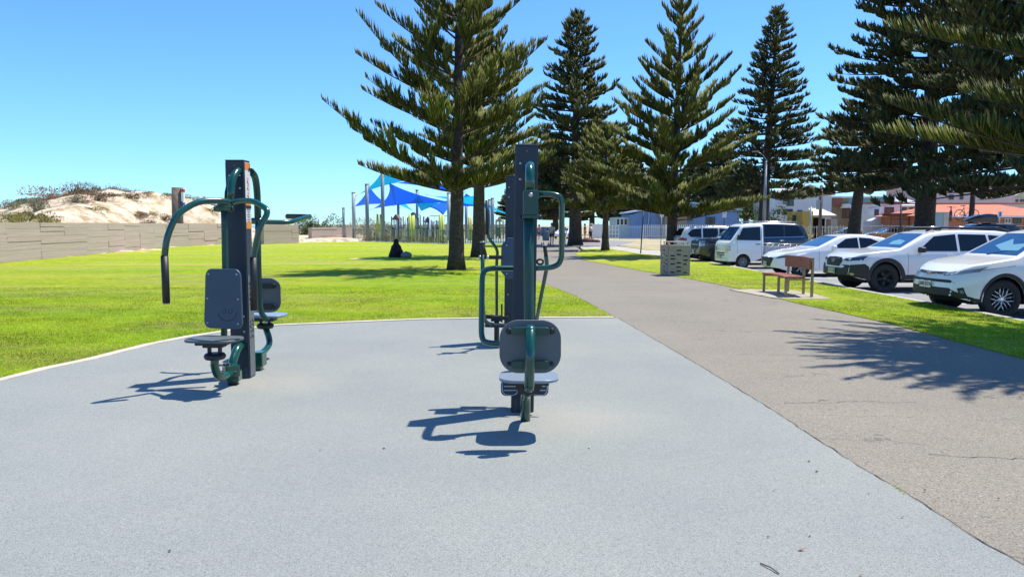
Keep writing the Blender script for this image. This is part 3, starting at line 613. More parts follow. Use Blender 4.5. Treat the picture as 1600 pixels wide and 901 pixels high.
# ------------------------------------------------------------------ litter on the pad
b = MB(); a_, c_ = G(1188, 879, .012), G(1217, 895, .012); b.tube([a_, a_.lerp(c_, .5)+Vector((.006, 0, .004)), c_], .0035, 6); tag(b.build('twig', mtim), 'thin brown twig lying on the pad near the bottom edge', 'twig')
mleaf = mat('dry_leaf', (.30, .13, .05), .8)
for k, (px, py, lab) in enumerate([(1252, 858, 'dry orange brown leaf lying right of the twig'), (1345, 898, 'small orange leaf at the very bottom edge of the pad'), (1410, 807, 'tiny brown leaf near the seam, furthest right on the pad'), (1210, 765, 'tiny rust leaf crumb on the pad left of the asphalt seam')]):
    g = G(px, py, .012); s = .016 if k < 1 else .009
    b = MB(); b.add([g+Vector((-s*1.3, -s*.4, 0)), g+Vector((0, -s*.5, .004)), g+Vector((s*1.4, s*.3, .006)), g+Vector((0, s*.6, .002))], [(0, 1, 2, 3)]); o = b.build('leaf', mleaf); q = o.modifiers.new('t', 'SOLIDIFY'); q.thickness = .0012; tag(o, lab, 'leaf')
b = MB()
random.seed(8)
for px, py in ((1200, 838), (1276, 736), (1357, 771), (1264, 720), (1323, 676), (1265, 837), (600, 700), (500, 703), (1445, 765), (1560, 778), (920, 700), (265, 860)):
    g = G(px, py, .012); s = random.uniform(.004, .008); b.add([g+Vector((-s*1.6, 0, 0)), g+Vector((0, -s, 0)), g+Vector((s*1.6, 0, 0)), g+Vector((0, s, 0)), g+Vector((0, 0, s))], [(0, 1, 4), (1, 2, 4), (2, 3, 4), (3, 0, 4)])
tag(b.build('crumb_debris', M['black'], None), kind='stuff')
# ------------------------------------------------------------------ foliage
def m_fol(name, stops, trans=.55):
    n = NT(name); g = n.t.nodes.new('ShaderNodeNewGeometry')
    a = n.ramp(g.outputs['Random Per Island'], stops)
    cl = n.ramp(n.noise(.8, 3, .6), [(.35, .55), (.65, 1.35)])
    c = n.mix(1, a, cl, 'MULTIPLY'); n.color(c); n.rough(.55); n.b.inputs['Specular IOR Level'].default_value = .3
    if trans:
        tr = n.t.nodes.new('ShaderNodeBsdfTranslucent'); n.L(c, tr.inputs[0]); ms = n.t.nodes.new('ShaderNodeMixShader'); ms.inputs[0].default_value = trans
        n.L(n.b.outputs[0], ms.inputs[1]); n.L(tr.outputs[0], ms.inputs[2]); n.L(ms.outputs[0], n.t.nodes['Material Output'].inputs[0])
    return n.m
FOL = m_fol('pine_needles_young', [(0, (.085, .12, .03)), (.45, (.19, .225, .048)), (.8, (.31, .33, .065)), (.94, (.40, .37, .09)), (1, (.38, .22, .09))])
FOLD = m_fol('pine_needles_old', [(0, (.07, .095, .04)), (.5, (.15, .18, .06)), (.85, (.24, .26, .075)), (1, (.30, .22, .09))])
SCRUB = m_fol('coastal_scrub_leaves', [(0, (.17, .18, .09)), (.5, (.30, .30, .17)), (1, (.44, .40, .24))], .3)
SCRUBB = m_fol('dry_brown_scrub', [(0, (.12, .075, .045)), (.5, (.26, .165, .10)), (1, (.42, .30, .18))], .25)
SCRUBY = m_fol('yellow_green_scrub', [(0, (.15, .15, .03)), (.5, (.28, .26, .06)), (1, (.40, .36, .12))], .1)
BUSH = m_fol('broad_bush_leaves', [(0, (.03, .06, .015)), (.5, (.07, .12, .025)), (1, (.13, .17, .05))], .2)
n = NT('pine_bark'); rg = n.noise(3.2, 5, .75, stretch=(1.2, 1.2, 3.2)); c = n.ramp(rg, [(.3, (.035, .025, .018)), (.55, (.09, .066, .048)), (.75, (.15, .115, .085))]); n.color(c); n.bump(n.noise(5, 5, .8, stretch=(1, 1, 3)), 1.0, .08); n.rough(.95)
BARK = n.m
rng = np.random.default_rng(3)
def spindles(base, d, l, r, up=None):
    """needle-clad branchlets as 2-segment cones; base,d (n,3), l,r (n,)"""
    n_ = len(base); d = d/np.linalg.norm(d, axis=1, keepdims=True)
    a = np.cross(d, np.array([.3, .5, .81])); a /= np.linalg.norm(a, axis=1, keepdims=True); c = np.cross(d, a)
    V = np.empty((n_, 7, 3)); bendv = np.array([0, 0, 1.])
    for k in range(3):
        an = 2*math.pi*k/3; o = a*math.cos(an)+c*math.sin(an)
        V[:, k] = base+o*(r*.6)[:, None]; V[:, 3+k] = base+d*(l*.55)[:, None]+o*r[:, None]
    V[:, 6] = base+d*l[:, None]+bendv*(l*.16)[:, None]
    T_ = np.array([[0, 1, 4], [0, 4, 3], [1, 2, 5], [1, 5, 4], [2, 0, 3], [2, 3, 5], [3, 4, 6], [4, 5, 6], [5, 3, 6]])
    F = (np.arange(n_)*7)[:, None, None]+T_[None]
    return V.reshape(-1, 3), F.reshape(-1, 3)
def pine(label, loc, H, cb, Rmax, shape, whorls=16, per=6, rise=(.35, .75), trunk=.3, lean=(0, 0), style='young', seed=1, group='Norfolk Island pines', dens=1.0, br=.022, bl=.34, drop=0, skip=None, low_droop=0):
    rs = np.random.default_rng(seed)
    t = thing('pine_tree', label, 'tree', loc, group=group)
    def tp(z): f = z/H; return np.array([lean[0]*f**1.1, lean[1]*f**1.1, z])
    # trunk
    b = MB(); pts = []; rr = []
    nz = 26
    for i in range(nz+1):
        z = H*i/nz; p = tp(z); pts.append(Vector(p)+Vector((rs.normal(0, .008), rs.normal(0, .008), 0))*(1 if i else 0))
        f = z/H; rr.append(trunk*(1-f)**.85*(1+.28*math.exp(-z/.4))*(1+rs.normal(0, .03))+.012)
    b.tube(pts, rr, 14); b.build('trunk', BARK, t)
    bv, bf = MB(), None
    VS, FS, off = [], [], 0
    zs = cb+(H-cb)*(np.linspace(0, 1, whorls)**.92)*.985
    B, D, Lh, Rr = [], [], [], []
    for wi, z in enumerate(zs):
        f = (z-cb)/(H-cb); L0 = Rmax*shape(f)
        if L0 < .12: L0 = .12
        a0 = rs.uniform(0, 6.28)
        npb = per if style == 'young' else per+1
        for k in range(npb):
            az = a0+2*math.pi*k/npb+rs.normal(0, .2); L = L0*rs.uniform(.82, 1.1)
            if skip and skip(f, az, rs): continue
            L *= (rs.uniform(.55, 1) if rs.random() < (.3 if style == 'old' else .18) else 1)
            sl = rise[0]+(rise[1]-rise[0])*f+rs.normal(0, .09); hd = np.array([math.cos(az), math.sin(az), 0]); sd_ = np.array([-hd[1], hd[0], 0])
            zz = z+rs.normal(0, .06)*(H-cb)/whorls*3
            p0 = tp(zz); m = 12; tt = np.linspace(0, 1, m+1)
            if style == 'young': vert = L*(sl*.55*tt+sl*.45*tt**2)-low_droop*(1-f)**2*L*tt
            else: vert = L*(sl*.3*tt+sl*.5*tt**3)-low_droop*(1-f)**1.5*L*(tt-.25*tt**3)
            curve = p0+hd*(L*tt)[:, None]+sd_*(rs.normal(0, .09)*L*tt**2)[:, None]+np.array([0, 0, 1.])*vert[:, None]
            bv.tube([Vector(c_) for c_ in curve[::2]], [max(.006, trunk*.16*(1-q*.9)*min(1, L/2)) for q in tt[::2]], 5, False)
            def along(cur, s0, s1, nn, ln, spread, upw, fw, rad):
                s = rs.uniform(s0, s1, nn); idx = s*(len(cur)-1); i0 = np.minimum(idx.astype(int), len(cur)-2); fr_ = (idx-i0)[:, None]
                bp = cur[i0]*(1-fr_)+cur[i0+1]*fr_; tg = cur[i0+1]-cur[i0]; tg /= np.linalg.norm(tg, axis=1, keepdims=True)
                sn = np.cross(tg, [0, 0, 1.]); sn /= np.linalg.norm(sn, axis=1, keepdims=True)+1e-9
                sg = rs.choice([-1, 1], nn)*rs.uniform(.4, 1.1, nn)
                dr = tg*fw+sn*(sg*spread)[:, None]+np.array([0, 0, 1.])*(upw*rs.uniform(.7, 1.2, nn))[:, None]
                ll = ln*rs.uniform(.7, 1.15, nn)*(1-.6*np.clip((s-.8)/.2, 0, 1)**1.5)
                B.append(bp); D.append(dr); Lh.append(ll); Rr.append(rad*rs.uniform(.8, 1.25, nn))
            if style == 'young':
                along(curve, .18, 1, int(L*26*dens)+6, bl, .42, .85, .45, br)
                ns = int(L*2.7)
                for q in range(ns):
                    s = rs.uniform(.12, .78); i0 = int(s*m); cp = curve[i0]; sg = 1 if q % 2 else -1
                    ln2 = L*rs.uniform(.2, .4)*(1.15-s); d2 = hd*.75+sd_*sg*.75+np.array([0, 0, sl*.55+.1]); d2 /= np.linalg.norm(d2)
                    c2 = cp+d2*(np.linspace(0, 1, 5)*ln2)[:, None]+np.array([0, 0, 1.])*(np.linspace(0, 1, 5)**2*ln2*.12)[:, None]
                    along(c2, .05, 1, int(ln2*30*dens)+5, bl*.9, .42, .8, .5, br)
            else:
                ns = int(L*3.2)+2
                for q in range(ns):
                    s = 1-.72*(q+rs.random())/ns; i0 = min(int(s*m), m-1); cp = curve[i0]; sg = 1 if q % 2 else -1
                    ln2 = (.30+.16*L*(1.1-s))*rs.uniform(.7, 1.3); d2 = hd*.65+sd_*sg*rs.uniform(.3, .9)+np.array([0, 0, rs.uniform(-.05, .3)]); d2 /= np.linalg.norm(d2)
                    c2 = cp+d2*(np.linspace(0, 1, 4)*ln2)[:, None]+np.array([0, 0, 1.])*(np.linspace(0, 1, 4)**2*ln2*.2)[:, None]
                    along(c2, .1, 1, int(ln2*22*dens)+5, bl, .5, .6, .55, br)
                    if q % 3 == 0: bv.tube([Vector(c2[0]), Vector(c2[-1])], [.018, .008], 3, False)
    # leader
    s = rs.uniform(.93, 1.0, 60); B.append(np.array([tp(H*q) for q in s])); aa = rs.uniform(0, 6.28, 60)
    D.append(np.stack([np.cos(aa)*.6, np.sin(aa)*.6, np.full(60, .9)], 1)); Lh.append(np.full(60, bl*.8)); Rr.append(np.full(60, br))
    V, F = spindles(np.concatenate(B), np.concatenate(D), np.concatenate(Lh), np.concatenate(Rr))
    bo_ = bv.build('limb', BARK, t); bo_.name = 'limbs'
    o = mesh_np('crown', V, F, FOL if style == 'young' else FOLD, t, True)
    global NTRI; NTRI += len(F)
    return t
NTRI = 0
cone = lambda p=1.0, b=.86: (lambda f: (min(1, b+f*1.6))*(1-f)**p if f < .35 else min(1, b+.56)*(1-f)**p)
def at(px, Y): return (P(px, 352, Y).x, Y, 0)
def zt(py, Y): return P(800, py, Y).z
# named trees
g = G(713, 421)
pine('large young pine on the lawn with long upswept branches, its whole trunk in the open', (g.x, g.y, 0), 13.8, 2.9, 4.75, lambda f: (1-f)**.98, whorls=14, per=6, rise=(.36, .95), trunk=.265, seed=11, bl=.45, br=.019, lean=(.25, 0), dens=1.3)
g = G(748, 401)
pine('pine on the lawn directly behind the large young one, its trunk just to the right', (g.x, g.y, 0), zt(-12, g.y), 3.6, 4.6, lambda f: (1-f)**.9, whorls=14, per=6, rise=(.25, .8), trunk=.34, seed=23, bl=.42, br=.028, lean=(.15, 0))
pine('broad old pine beside the far end of the path with a thick dark trunk', at(899, 60), zt(20, 60), 3.0, 5.9, lambda f: (1-f)**.8, whorls=22, per=6, rise=(.12, .5), trunk=.5, seed=31, style='old', bl=.5, br=.045, low_droop=.12, dens=.62)
pine('small low pine on the tip of the grass verge beyond the bin', at(946, 48), zt(205, 48), 2.4, 3.1, lambda f: (1-f)**.55, whorls=9, per=7, rise=(.35, .9), trunk=.22, seed=41, bl=.46, br=.028)
pine('tall open topped young pine growing straight behind the bin', at(1049, 38.5), zt(-14, 38.5), 2.0, 5.1, lambda f: (1-f)**.95, whorls=13, per=6, rise=(.34, 1.05), trunk=.27, seed=52, bl=.48, br=.026, lean=(.35, 0), dens=1.3)
pine('tall slim spire shaped pine with thin drooping layers right of the street light', at(1191, 70), zt(12, 70), 4.3, 5.6, lambda f: (1-f)**.82, whorls=27, per=5, rise=(.10, .45), trunk=.5, seed=61, style='old', bl=.5, br=.042, low_droop=.14, dens=.62, lean=(.9, 0))
pine('leaning pine in front of the white stepped house', at(1333, 60), zt(130, 60), 4.4, 4.4, lambda f: (1-f)**.55, whorls=14, per=6, rise=(.1, .4), trunk=.5, seed=71, style='old', bl=.48, br=.05, low_droop=.1, lean=(1.1, 0), dens=.8)
pine('very large old pine with a thick trunk rising behind the white wagon with roof rails', at(1444, 47), 25, 4.3, 6.8, lambda f: (1-f)**.5, whorls=32, per=6, rise=(.12, .5), trunk=.62, seed=83, style='old', bl=.5, br=.042, low_droop=.1, lean=(.3, 0), dens=.8)
pine('big old pine at the right edge behind the nearest parked car', at(1615, 36), 21, 3.5, 7.0, lambda f: (1-f)**.45, whorls=27, per=6, rise=(.10, .5), trunk=.4, seed=97, style='old', bl=.48, br=.04, low_droop=.12, dens=.8)
pine('nearest young pine at the right edge with fronds hanging over the parked cars', (9.1, 10.8, 0), 10.5, 2.35, 4.2, lambda f: (1-f)**.55, whorls=13, per=9, rise=(.16, .8), trunk=.22, seed=103, bl=.34, br=.013, dens=2.3)
# far pines behind
far = [(835, 150, 235, 6, 'old'), (868, 118, 215, 6, 'old'), (925, 135, 190, 6.5, 'old'), (985, 125, 232, 5.5, 'old'), (1120, 112, 215, 5.5, 'old'), (1085, 128, 250, 6, 'old'), (1165, 120, 262, 5, 'old'), (805, 190, 290, 6, 'old'), (1025, 140, 260, 6, 'old')]
labs = ['distant dark pine over the far end of the path', 'distant dark pine just left of the thick dark trunk by the path', 'distant tall pine between the old pine and the low verge pine', 'distant pine above the left end of the blue building', 'distant pine above the right half of the blue building', 'distant pine above the middle of the blue building', 'distant pine just left of the street light', 'farthest pine, small, above the path vanishing point', 'distant pine behind the grey porch of the blue building']
for i, (px, Y, top, rm, st) in enumerate(far):
    pine(labs[i], at(px, Y), zt(top, Y), 3.0, rm, lambda f: (1-f)**.7, whorls=16, per=6, rise=(.1, .4), trunk=.5, seed=200+i, style='old', bl=.75, br=.12, low_droop=.12, dens=.5, group='distant pines')
print('pine tris', NTRI)
# ------------------------------------------------------------------ shrubs
def leafball(nl, rx, ry, rz, size, seed, spiky=0):
    rs = np.random.default_rng(seed)
    # several lobes
    nlobe = 7; lc = rs.normal(0, .42, (nlobe, 3)); lc[:, 2] = np.abs(lc[:, 2])*.9; lr = rs.uniform(.3, .6, nlobe)
    li = rs.integers(0, nlobe, nl); dv = rs.normal(0, 1, (nl, 3)); dv /= np.linalg.norm(dv, axis=1, keepdims=True)
    p = lc[li]+dv*(lr[li]*rs.uniform(.35, 1, nl)**.5)[:, None]; p *= np.array([rx, ry, rz]); p[:, 2] = np.maximum(p[:, 2], 0)
    d = dv*.8+rs.normal(0, .4, (nl, 3)); d[:, 2] += .35+spiky; d /= np.linalg.norm(d, axis=1, keepdims=True)
    a = np.cross(d, rs.normal(0, 1, (nl, 3))); a /= np.linalg.norm(a, axis=1, keepdims=True)
    l = size*rs.uniform(.6, 1.3, nl); w = l*(.45-.3*min(1, spiky))
    V = np.stack([p-a*(w*.5)[:, None]*.5, p+d*(l*.5)[:, None]-a*(w*.5)[:, None], p+d*l[:, None], p+d*(l*.5)[:, None]+a*(w*.5)[:, None]], 1).reshape(-1, 3)
    F = (np.arange(nl)*4)[:, None]+np.arange(4)[None]
    return V, F
def shrub(name, label, loc, r, h, m, seed, nl=900, size=.16, spiky=.3, group=None, cat='shrub', stem=True):
    t = thing(name, label, cat, loc, group=group)
    V, F = leafball(nl, r, r*.8, h, size, seed, spiky); mesh_np('foliage', V, F, m, t)
    if stem:
        b = MB(); rs = random.Random(seed)
        for k in range(5):
            a = rs.uniform(0, 6.28); b.tube([(0, 0, -.1), (r*.25*math.cos(a), r*.25*math.sin(a), h*.35), (r*.5*math.cos(a), r*.5*math.sin(a), h*.75)], [.04*r, .025*r, .01*r], 5)
        b.build('stems', BARK, t)
    return t
# dune height field
prof = [(-120, 2.6), (-60, 2.8), (-50.5, 3.4), (-47, 4.1), (-43, 5.0), (-41, 5.2), (-38, 4.95), (-35, 4.9), (-31.5, 4.55), (-29, 3.6), (-27, 2.3), (-25.5, 1.2), (-24, .4), (-18, .3), (-10, .1)]
def hc(x): return float(np.interp(x, [p[0] for p in prof], [p[1] for p in prof]))
from mathutils import noise as mno
def dz(x, y):
    if y < 55: wx = -22.1-(y-32)*.1365
    else: wx = -25.25+max(0, y-65)*1.05
    wx = min(wx, -14)
    d = max(0, (wx-x)); s = min(1, d/7.5); s = s*s*(3-2*s); sy = min(1, max(0, (y-38)/30)); sy = sy*sy*(3-2*sy)
    x0_ = x; x = x*75/max(y, 48)
    h = .25+hc(x)*.80*s*(.25+.75*sy)
    x = x0_
    nn = mno.fractal(Vector((x*.16, y*.16, 3)), 1.0, 2.0, 5)*.8+mno.noise(Vector((x*.55, y*.55, 7)))*.22
    h += nn*s*min(1, hc(x*75/max(y, 48))/4.5)*.7
    if y > 80: h *= max(0, 1-(y-80)/60)
    return h
b = MB(); nx, ny = 170, 150; xs = np.linspace(-110, -14.5, nx); ys = np.linspace(14, 140, ny)
vv = [(x, y, dz(x, y) if x < (-22.0-(y-32)*.1365 if y < 55 else -25.15+max(0, y-65)*1.05) else -.12) for y in ys for x in xs]
b.add(vv, [(j*nx+i, j*nx+i+1, (j+1)*nx+i+1, (j+1)*nx+i) for j in range(ny-1) for i in range(nx-1)], True)
tag(b.build('sand_dune', M['sand']), kind='structure')
# far sand flats and sea beyond
flat('sea', [(-900, 330), (-20, 330), (-20, 2400), (-900, 2400)], .02, mat('sea_water', (.05, .16, .24), .15))
protos = {}
random.seed(12)
SS_ = 1.35
def scrub_at(px, py, Y, r, h, kind, lab=None, grp=None):
    m = {'b': SCRUBB, 'g': SCRUB, 'y': SCRUBY}[kind]; r *= 1.05; h *= .95; p = P(px, py, Y); z = dz(p.x, p.y)
    if p.x > -25.6 and Y > 50 or z < .3: return
    key = kind
    if lab or key not in protos:
        t = shrub('dune_shrub', lab or {'b': 'low dry brown scrub clump on the pale dune face', 'g': 'grey green saltbush clump on the dune', 'y': 'yellow green ground scrub behind the sand wall'}[kind], (p.x, p.y, z-.08), r, h, m, len(protos)*7+3 if not lab else hash(px) % 99, 3000 if lab else 1400, .15, .35, grp or {'b': 'dry brown scrub clumps on the dune', 'g': 'grey green scrub clumps on the dune', 'y': 'yellow green scrub behind the wall'}[kind])
        if not lab: protos[key] = (t, r, h)
    else:
        t0, r0, h0 = protos[key]; dup(t0, (p.x, p.y, z-.08), random.uniform(0, 6), scale=(r/r0, r/r0, h/h0))
scrub_at(140, 300, 76, 2.3, 1.9, 'g', 'large grey green bush cresting the dune at its highest point')
scrub_at(45, 325, 66, 1.3, 1.1, 'g', 'tall pale grass bush on the left shoulder of the dune')
for px, py, Y, r, h, k in [(90, 305, 76, 1.4, .8, 'b'), (70, 318, 70, 1.1, .7, 'b'), (115, 326, 62, 1.9, 1.0, 'b'), (152, 328, 60, 1.1, .9, 'b'), (190, 303, 78, 1.6, .9, 'b'), (205, 310, 74, 1.3, .8, 'b'), (215, 325, 60, 1.2, .5, 'b'), (178, 318, 68, .8, .5, 'b'), (240, 305, 76, 1.3, .6, 'b'), (10, 320, 64, 1.8, .7, 'b'), (20, 335, 52, 1.2, .5, 'b'), (312, 330, 62, 1.4, .6, 'b'), (330, 338, 60, 1.0, .5, 'b'), (160, 312, 72, 1.0, .5, 'b'), (125, 312, 73, 1.2, .6, 'b'),
                     (222, 297, 80, 1.3, 1.0, 'g'), (170, 298, 80, 1.8, .9, 'g'), (255, 302, 80, 1.4, .6, 'g'), (315, 312, 74, 1.0, .7, 'g'), (345, 325, 72, .9, .7, 'g'), (25, 330, 58, 1.0, .7, 'g'), (100, 298, 82, 1.6, .8, 'g'), (200, 294, 84, 1.5, .7, 'g'), (280, 306, 80, 1.2, .6, 'g'), (60, 334, 54, 1.2, 1.0, 'g'),
                     (25, 340, 50, 1.8, .8, 'y'), (45, 340, 50, 1.5, .8, 'y'), (68, 340, 50, 1.2, .7, 'y'), (5, 340, 48, 1.4, .7, 'y'), (200, 337, 56, .9, .5, 'y'), (150, 340, 56, 1.3, .3, 'y'), (213, 299, 79, 1.1, .5, 'y'), (260, 312, 72, .9, .4, 'y')]:
    scrub_at(px, py, Y, r, h, k)
rq = random.Random(31)
for q in range(46):
    px_, Y_ = rq.uniform(70, 345), rq.uniform(56, 80); k = rq.choice('bbbbgy'); r_ = rq.uniform(.5, 1.3); scrub_at(px_, 320, Y_, r_, r_*rq.uniform(.35, .6), k)
shrub('coastal_bush', 'rounded dark green bush beyond the gap in the sand wall', at(497, 84), 2.3, 2.9, BUSH, 5, 3400, .22, .1)
shrub('coastal_bush', 'pale twiggy bush just left of the rounded dark green bush', at(474, 86), 1.7, 2.0, SCRUB, 6, 1800, .18, .6)
shrub('coastal_bush', 'low grey scrub between the wall and the sail posts', at(520, 88), 1.6, 1.2, SCRUB, 8, 1200, .18, .5)
shrub('coastal_bush', 'low brown green bush behind the playground posts on the left', at(582, 100), 3.4, 2.3, SCRUB, 9, 2400, .22, .4)
shrub('coastal_bush', 'low bush behind the playground climbing frames', at(615, 104), 3.2, 1.9, SCRUB, 10, 2000, .22, .4)
b = MB()
V, F = leafball(9000, 1, 1, 1, .3, 77, .3); rs = np.random.default_rng(5); V[:, 0] = 0; 
base = np.repeat(np.stack([rs.uniform(-32, 2, 9000), rs.uniform(104, 150, 9000), rs.uniform(0, 1.4, 9000)], 1), 4, 0)
V2, _ = leafball(9000, .01, .01, .01, .5, 78, .3); V2 = V2+base; o = mesh_np('coastal_scrub', V2, F, SCRUB); tag(o, 'low grey green coastal scrub beyond the playground', 'scrub', kind='stuff')
shrub('garden_bush', 'rounded yellow green bush in front of the white gabled house', at(1230, 88), 2.4, 1.9, SCRUBY, 15, 1500, .2, .1)
shrub('garden_bush', 'dark green garden tree at the left of the white gabled house', at(1208, 92), 3.2, 4.0, BUSH, 16, 2600, .3, .1)
shrub('garden_bush', 'pale low hedge under the white gabled house', at(1250, 84), 2.6, 1.2, SCRUB, 18, 1400, .2, .1)
# ------------------------------------------------------------------ grass blades near the camera
def blades(name, pts, hh, m, seed):
    rs = np.random.default_rng(seed); n_ = len(pts); a = rs.uniform(0, 6.28, n_); w = rs.uniform(.003, .007, n_); h = hh*rs.uniform(.5, 1.3, n_)
    dx = np.stack([np.cos(a), np.sin(a), 0*a], 1); ln = np.stack([rs.normal(0, .5, n_), rs.normal(0, .5, n_), np.ones(n_)], 1)
    P0 = np.concatenate([pts, np.full((n_, 1), -.002)], 1)
    V = np.stack([P0-dx*w[:, None], P0+dx*w[:, None], P0+ln*h[:, None]], 1).reshape(-1, 3); F = np.arange(n_*3).reshape(-1, 3)
    o = mesh_np(name, V, F, m); return tag(o, kind='stuff')
GR = m_fol('grass_blades', [(0, (.22, .38, .01)), (.5, (.36, .55, .02)), (.9, (.52, .64, .05)), (1, (.62, .56, .16))], .5)
from mathutils.geometry import intersect_point_tri_2d
def inpoly(P_, poly):
    x, y = P_[:, 0], P_[:, 1]; ins = np.zeros(len(P_), bool); j = len(poly)-1
    for i in range(len(poly)):
        xi, yi = poly[i][0], poly[i][1]; xj, yj = poly[j][0], poly[j][1]
        c_ = ((yi > y) != (yj > y)) & (x < (xj-xi)*(y-yi)/(yj-yi+1e-12)+xi); ins ^= c_; j = i
    return ins
rs = np.random.default_rng(9)
c_ = np.stack([rs.uniform(-13, 2.2, 330000), 6.5+13*rs.random(330000)**2.2], 1)
c_ = c_[(np.abs(c_[:, 0]/c_[:, 1]) < .72)]; c_ = c_[inpoly(c_, lawn_poly)]
o = blades('lawn_grass', c_, .02, GR, 1); o['label'] = 'short bright lawn grass along the far side of the rubber pad'; o['category'] = 'grass'
c_ = np.stack([rs.uniform(3.4, 8.5, 190000), 7+30*rs.random(190000)**1.4], 1); c_ = c_[inpoly(c_, verge_poly)]
c_ = c_[~((c_[:, 0] > 5.3) & (c_[:, 0] < 7.55) & (c_[:, 1] > 15.85) & (c_[:, 1] < 18.75))]
c_ = c_[rs.random(len(c_)) < np.clip((30-c_[:, 1])/14, 0, 1)]
o = blades('verge_grass', c_+0, .026, GR, 2); o.location.z = .012; o['label'] = 'grass of the verge between the path and the parked cars'; o['category'] = 'grass'
# small weeds in the joint
b = MB(); rw = random.Random(4)
for px, py in ((1400, 764), (1406, 768), (1412, 772), (1398, 761)):
    g = G(px, py, 0)
    for k in range(9):
        a = rw.uniform(0, 6.28); l = rw.uniform(.015, .03); b.add([g+Vector((-.002, 0, .006)), g+Vector((.002, 0, .006)), g+Vector((math.cos(a)*l, math.sin(a)*l, .008+rw.uniform(.003, .02)))], [(0, 1, 2)])
tag(b.build('weed', GR), 'tiny green weed growing in the seam between pad and asphalt', 'weed')
# ------------------------------------------------------------------ vehicles
def paint(name, c, r_=.28, metal=0): return mat(name, c, r_, metal=metal, coat=.8)
PW = paint('white_car_paint', (.78, .79, .79)); PPW = paint('pearl_white_paint', (.72, .73, .74)); PN = paint('dark_navy_paint', (.012, .018, .035), .3)
PB = paint('black_car_paint', (.012, .012, .014)); PLB = paint('light_blue_paint', (.25, .42, .60)); PS = paint('silver_paint', (.5, .52, .54), .3, .3)
GL = mat('window_glass_dark', (.006, .009, .013), .06, spec=.5); GW = mat('windscreen_glass', (.008, .045, .12), .05, spec=.9)  # windscreen base is tinted blue to stand in for reflected sky
CL = mat('black_cladding', (.022, .023, .025), .6, bump=.15, bscale=90); UB = mat('underbody_black', (.006, .006, .006), .9)
LAMP = mat('headlamp_lens', (.30, .32, .34), .12, spec=.8, metal=.3, coat=1); LAMPD = mat('headlamp_dark_lens', (.05, .06, .075), .1, coat=1); TAIL = mat('tail_lamp_red', (.45, .01, .012), .15, coat=1)
CH = mat('chrome_trim', (.6, .6, .62), .15, metal=1); RIMB = mat('black_alloy', (.02, .02, .022), .35); RIMS = mat('silver_alloy', (.5, .5, .52), .3, metal=.7); STEELW = mat('grey_steel_wheel', (.30, .31, .32), .5, metal=.3)
PLATE = mat('plate_white', (.68, .68, .62), .5); PLATEY = mat('plate_pale_green', (.55, .62, .45), .5); INK = mat('plate_ink', (.02, .02, .02), .6); SEAM = mat('panel_gap', (.03, .03, .033), .8)
def smooth_interp(pts, k=.05):
    xs = [p[0] for p in pts]; zs = [p[1] for p in pts]
    return lambda x: float(np.mean(np.interp(np.linspace(x-k, x+k, 7), xs, zs)))
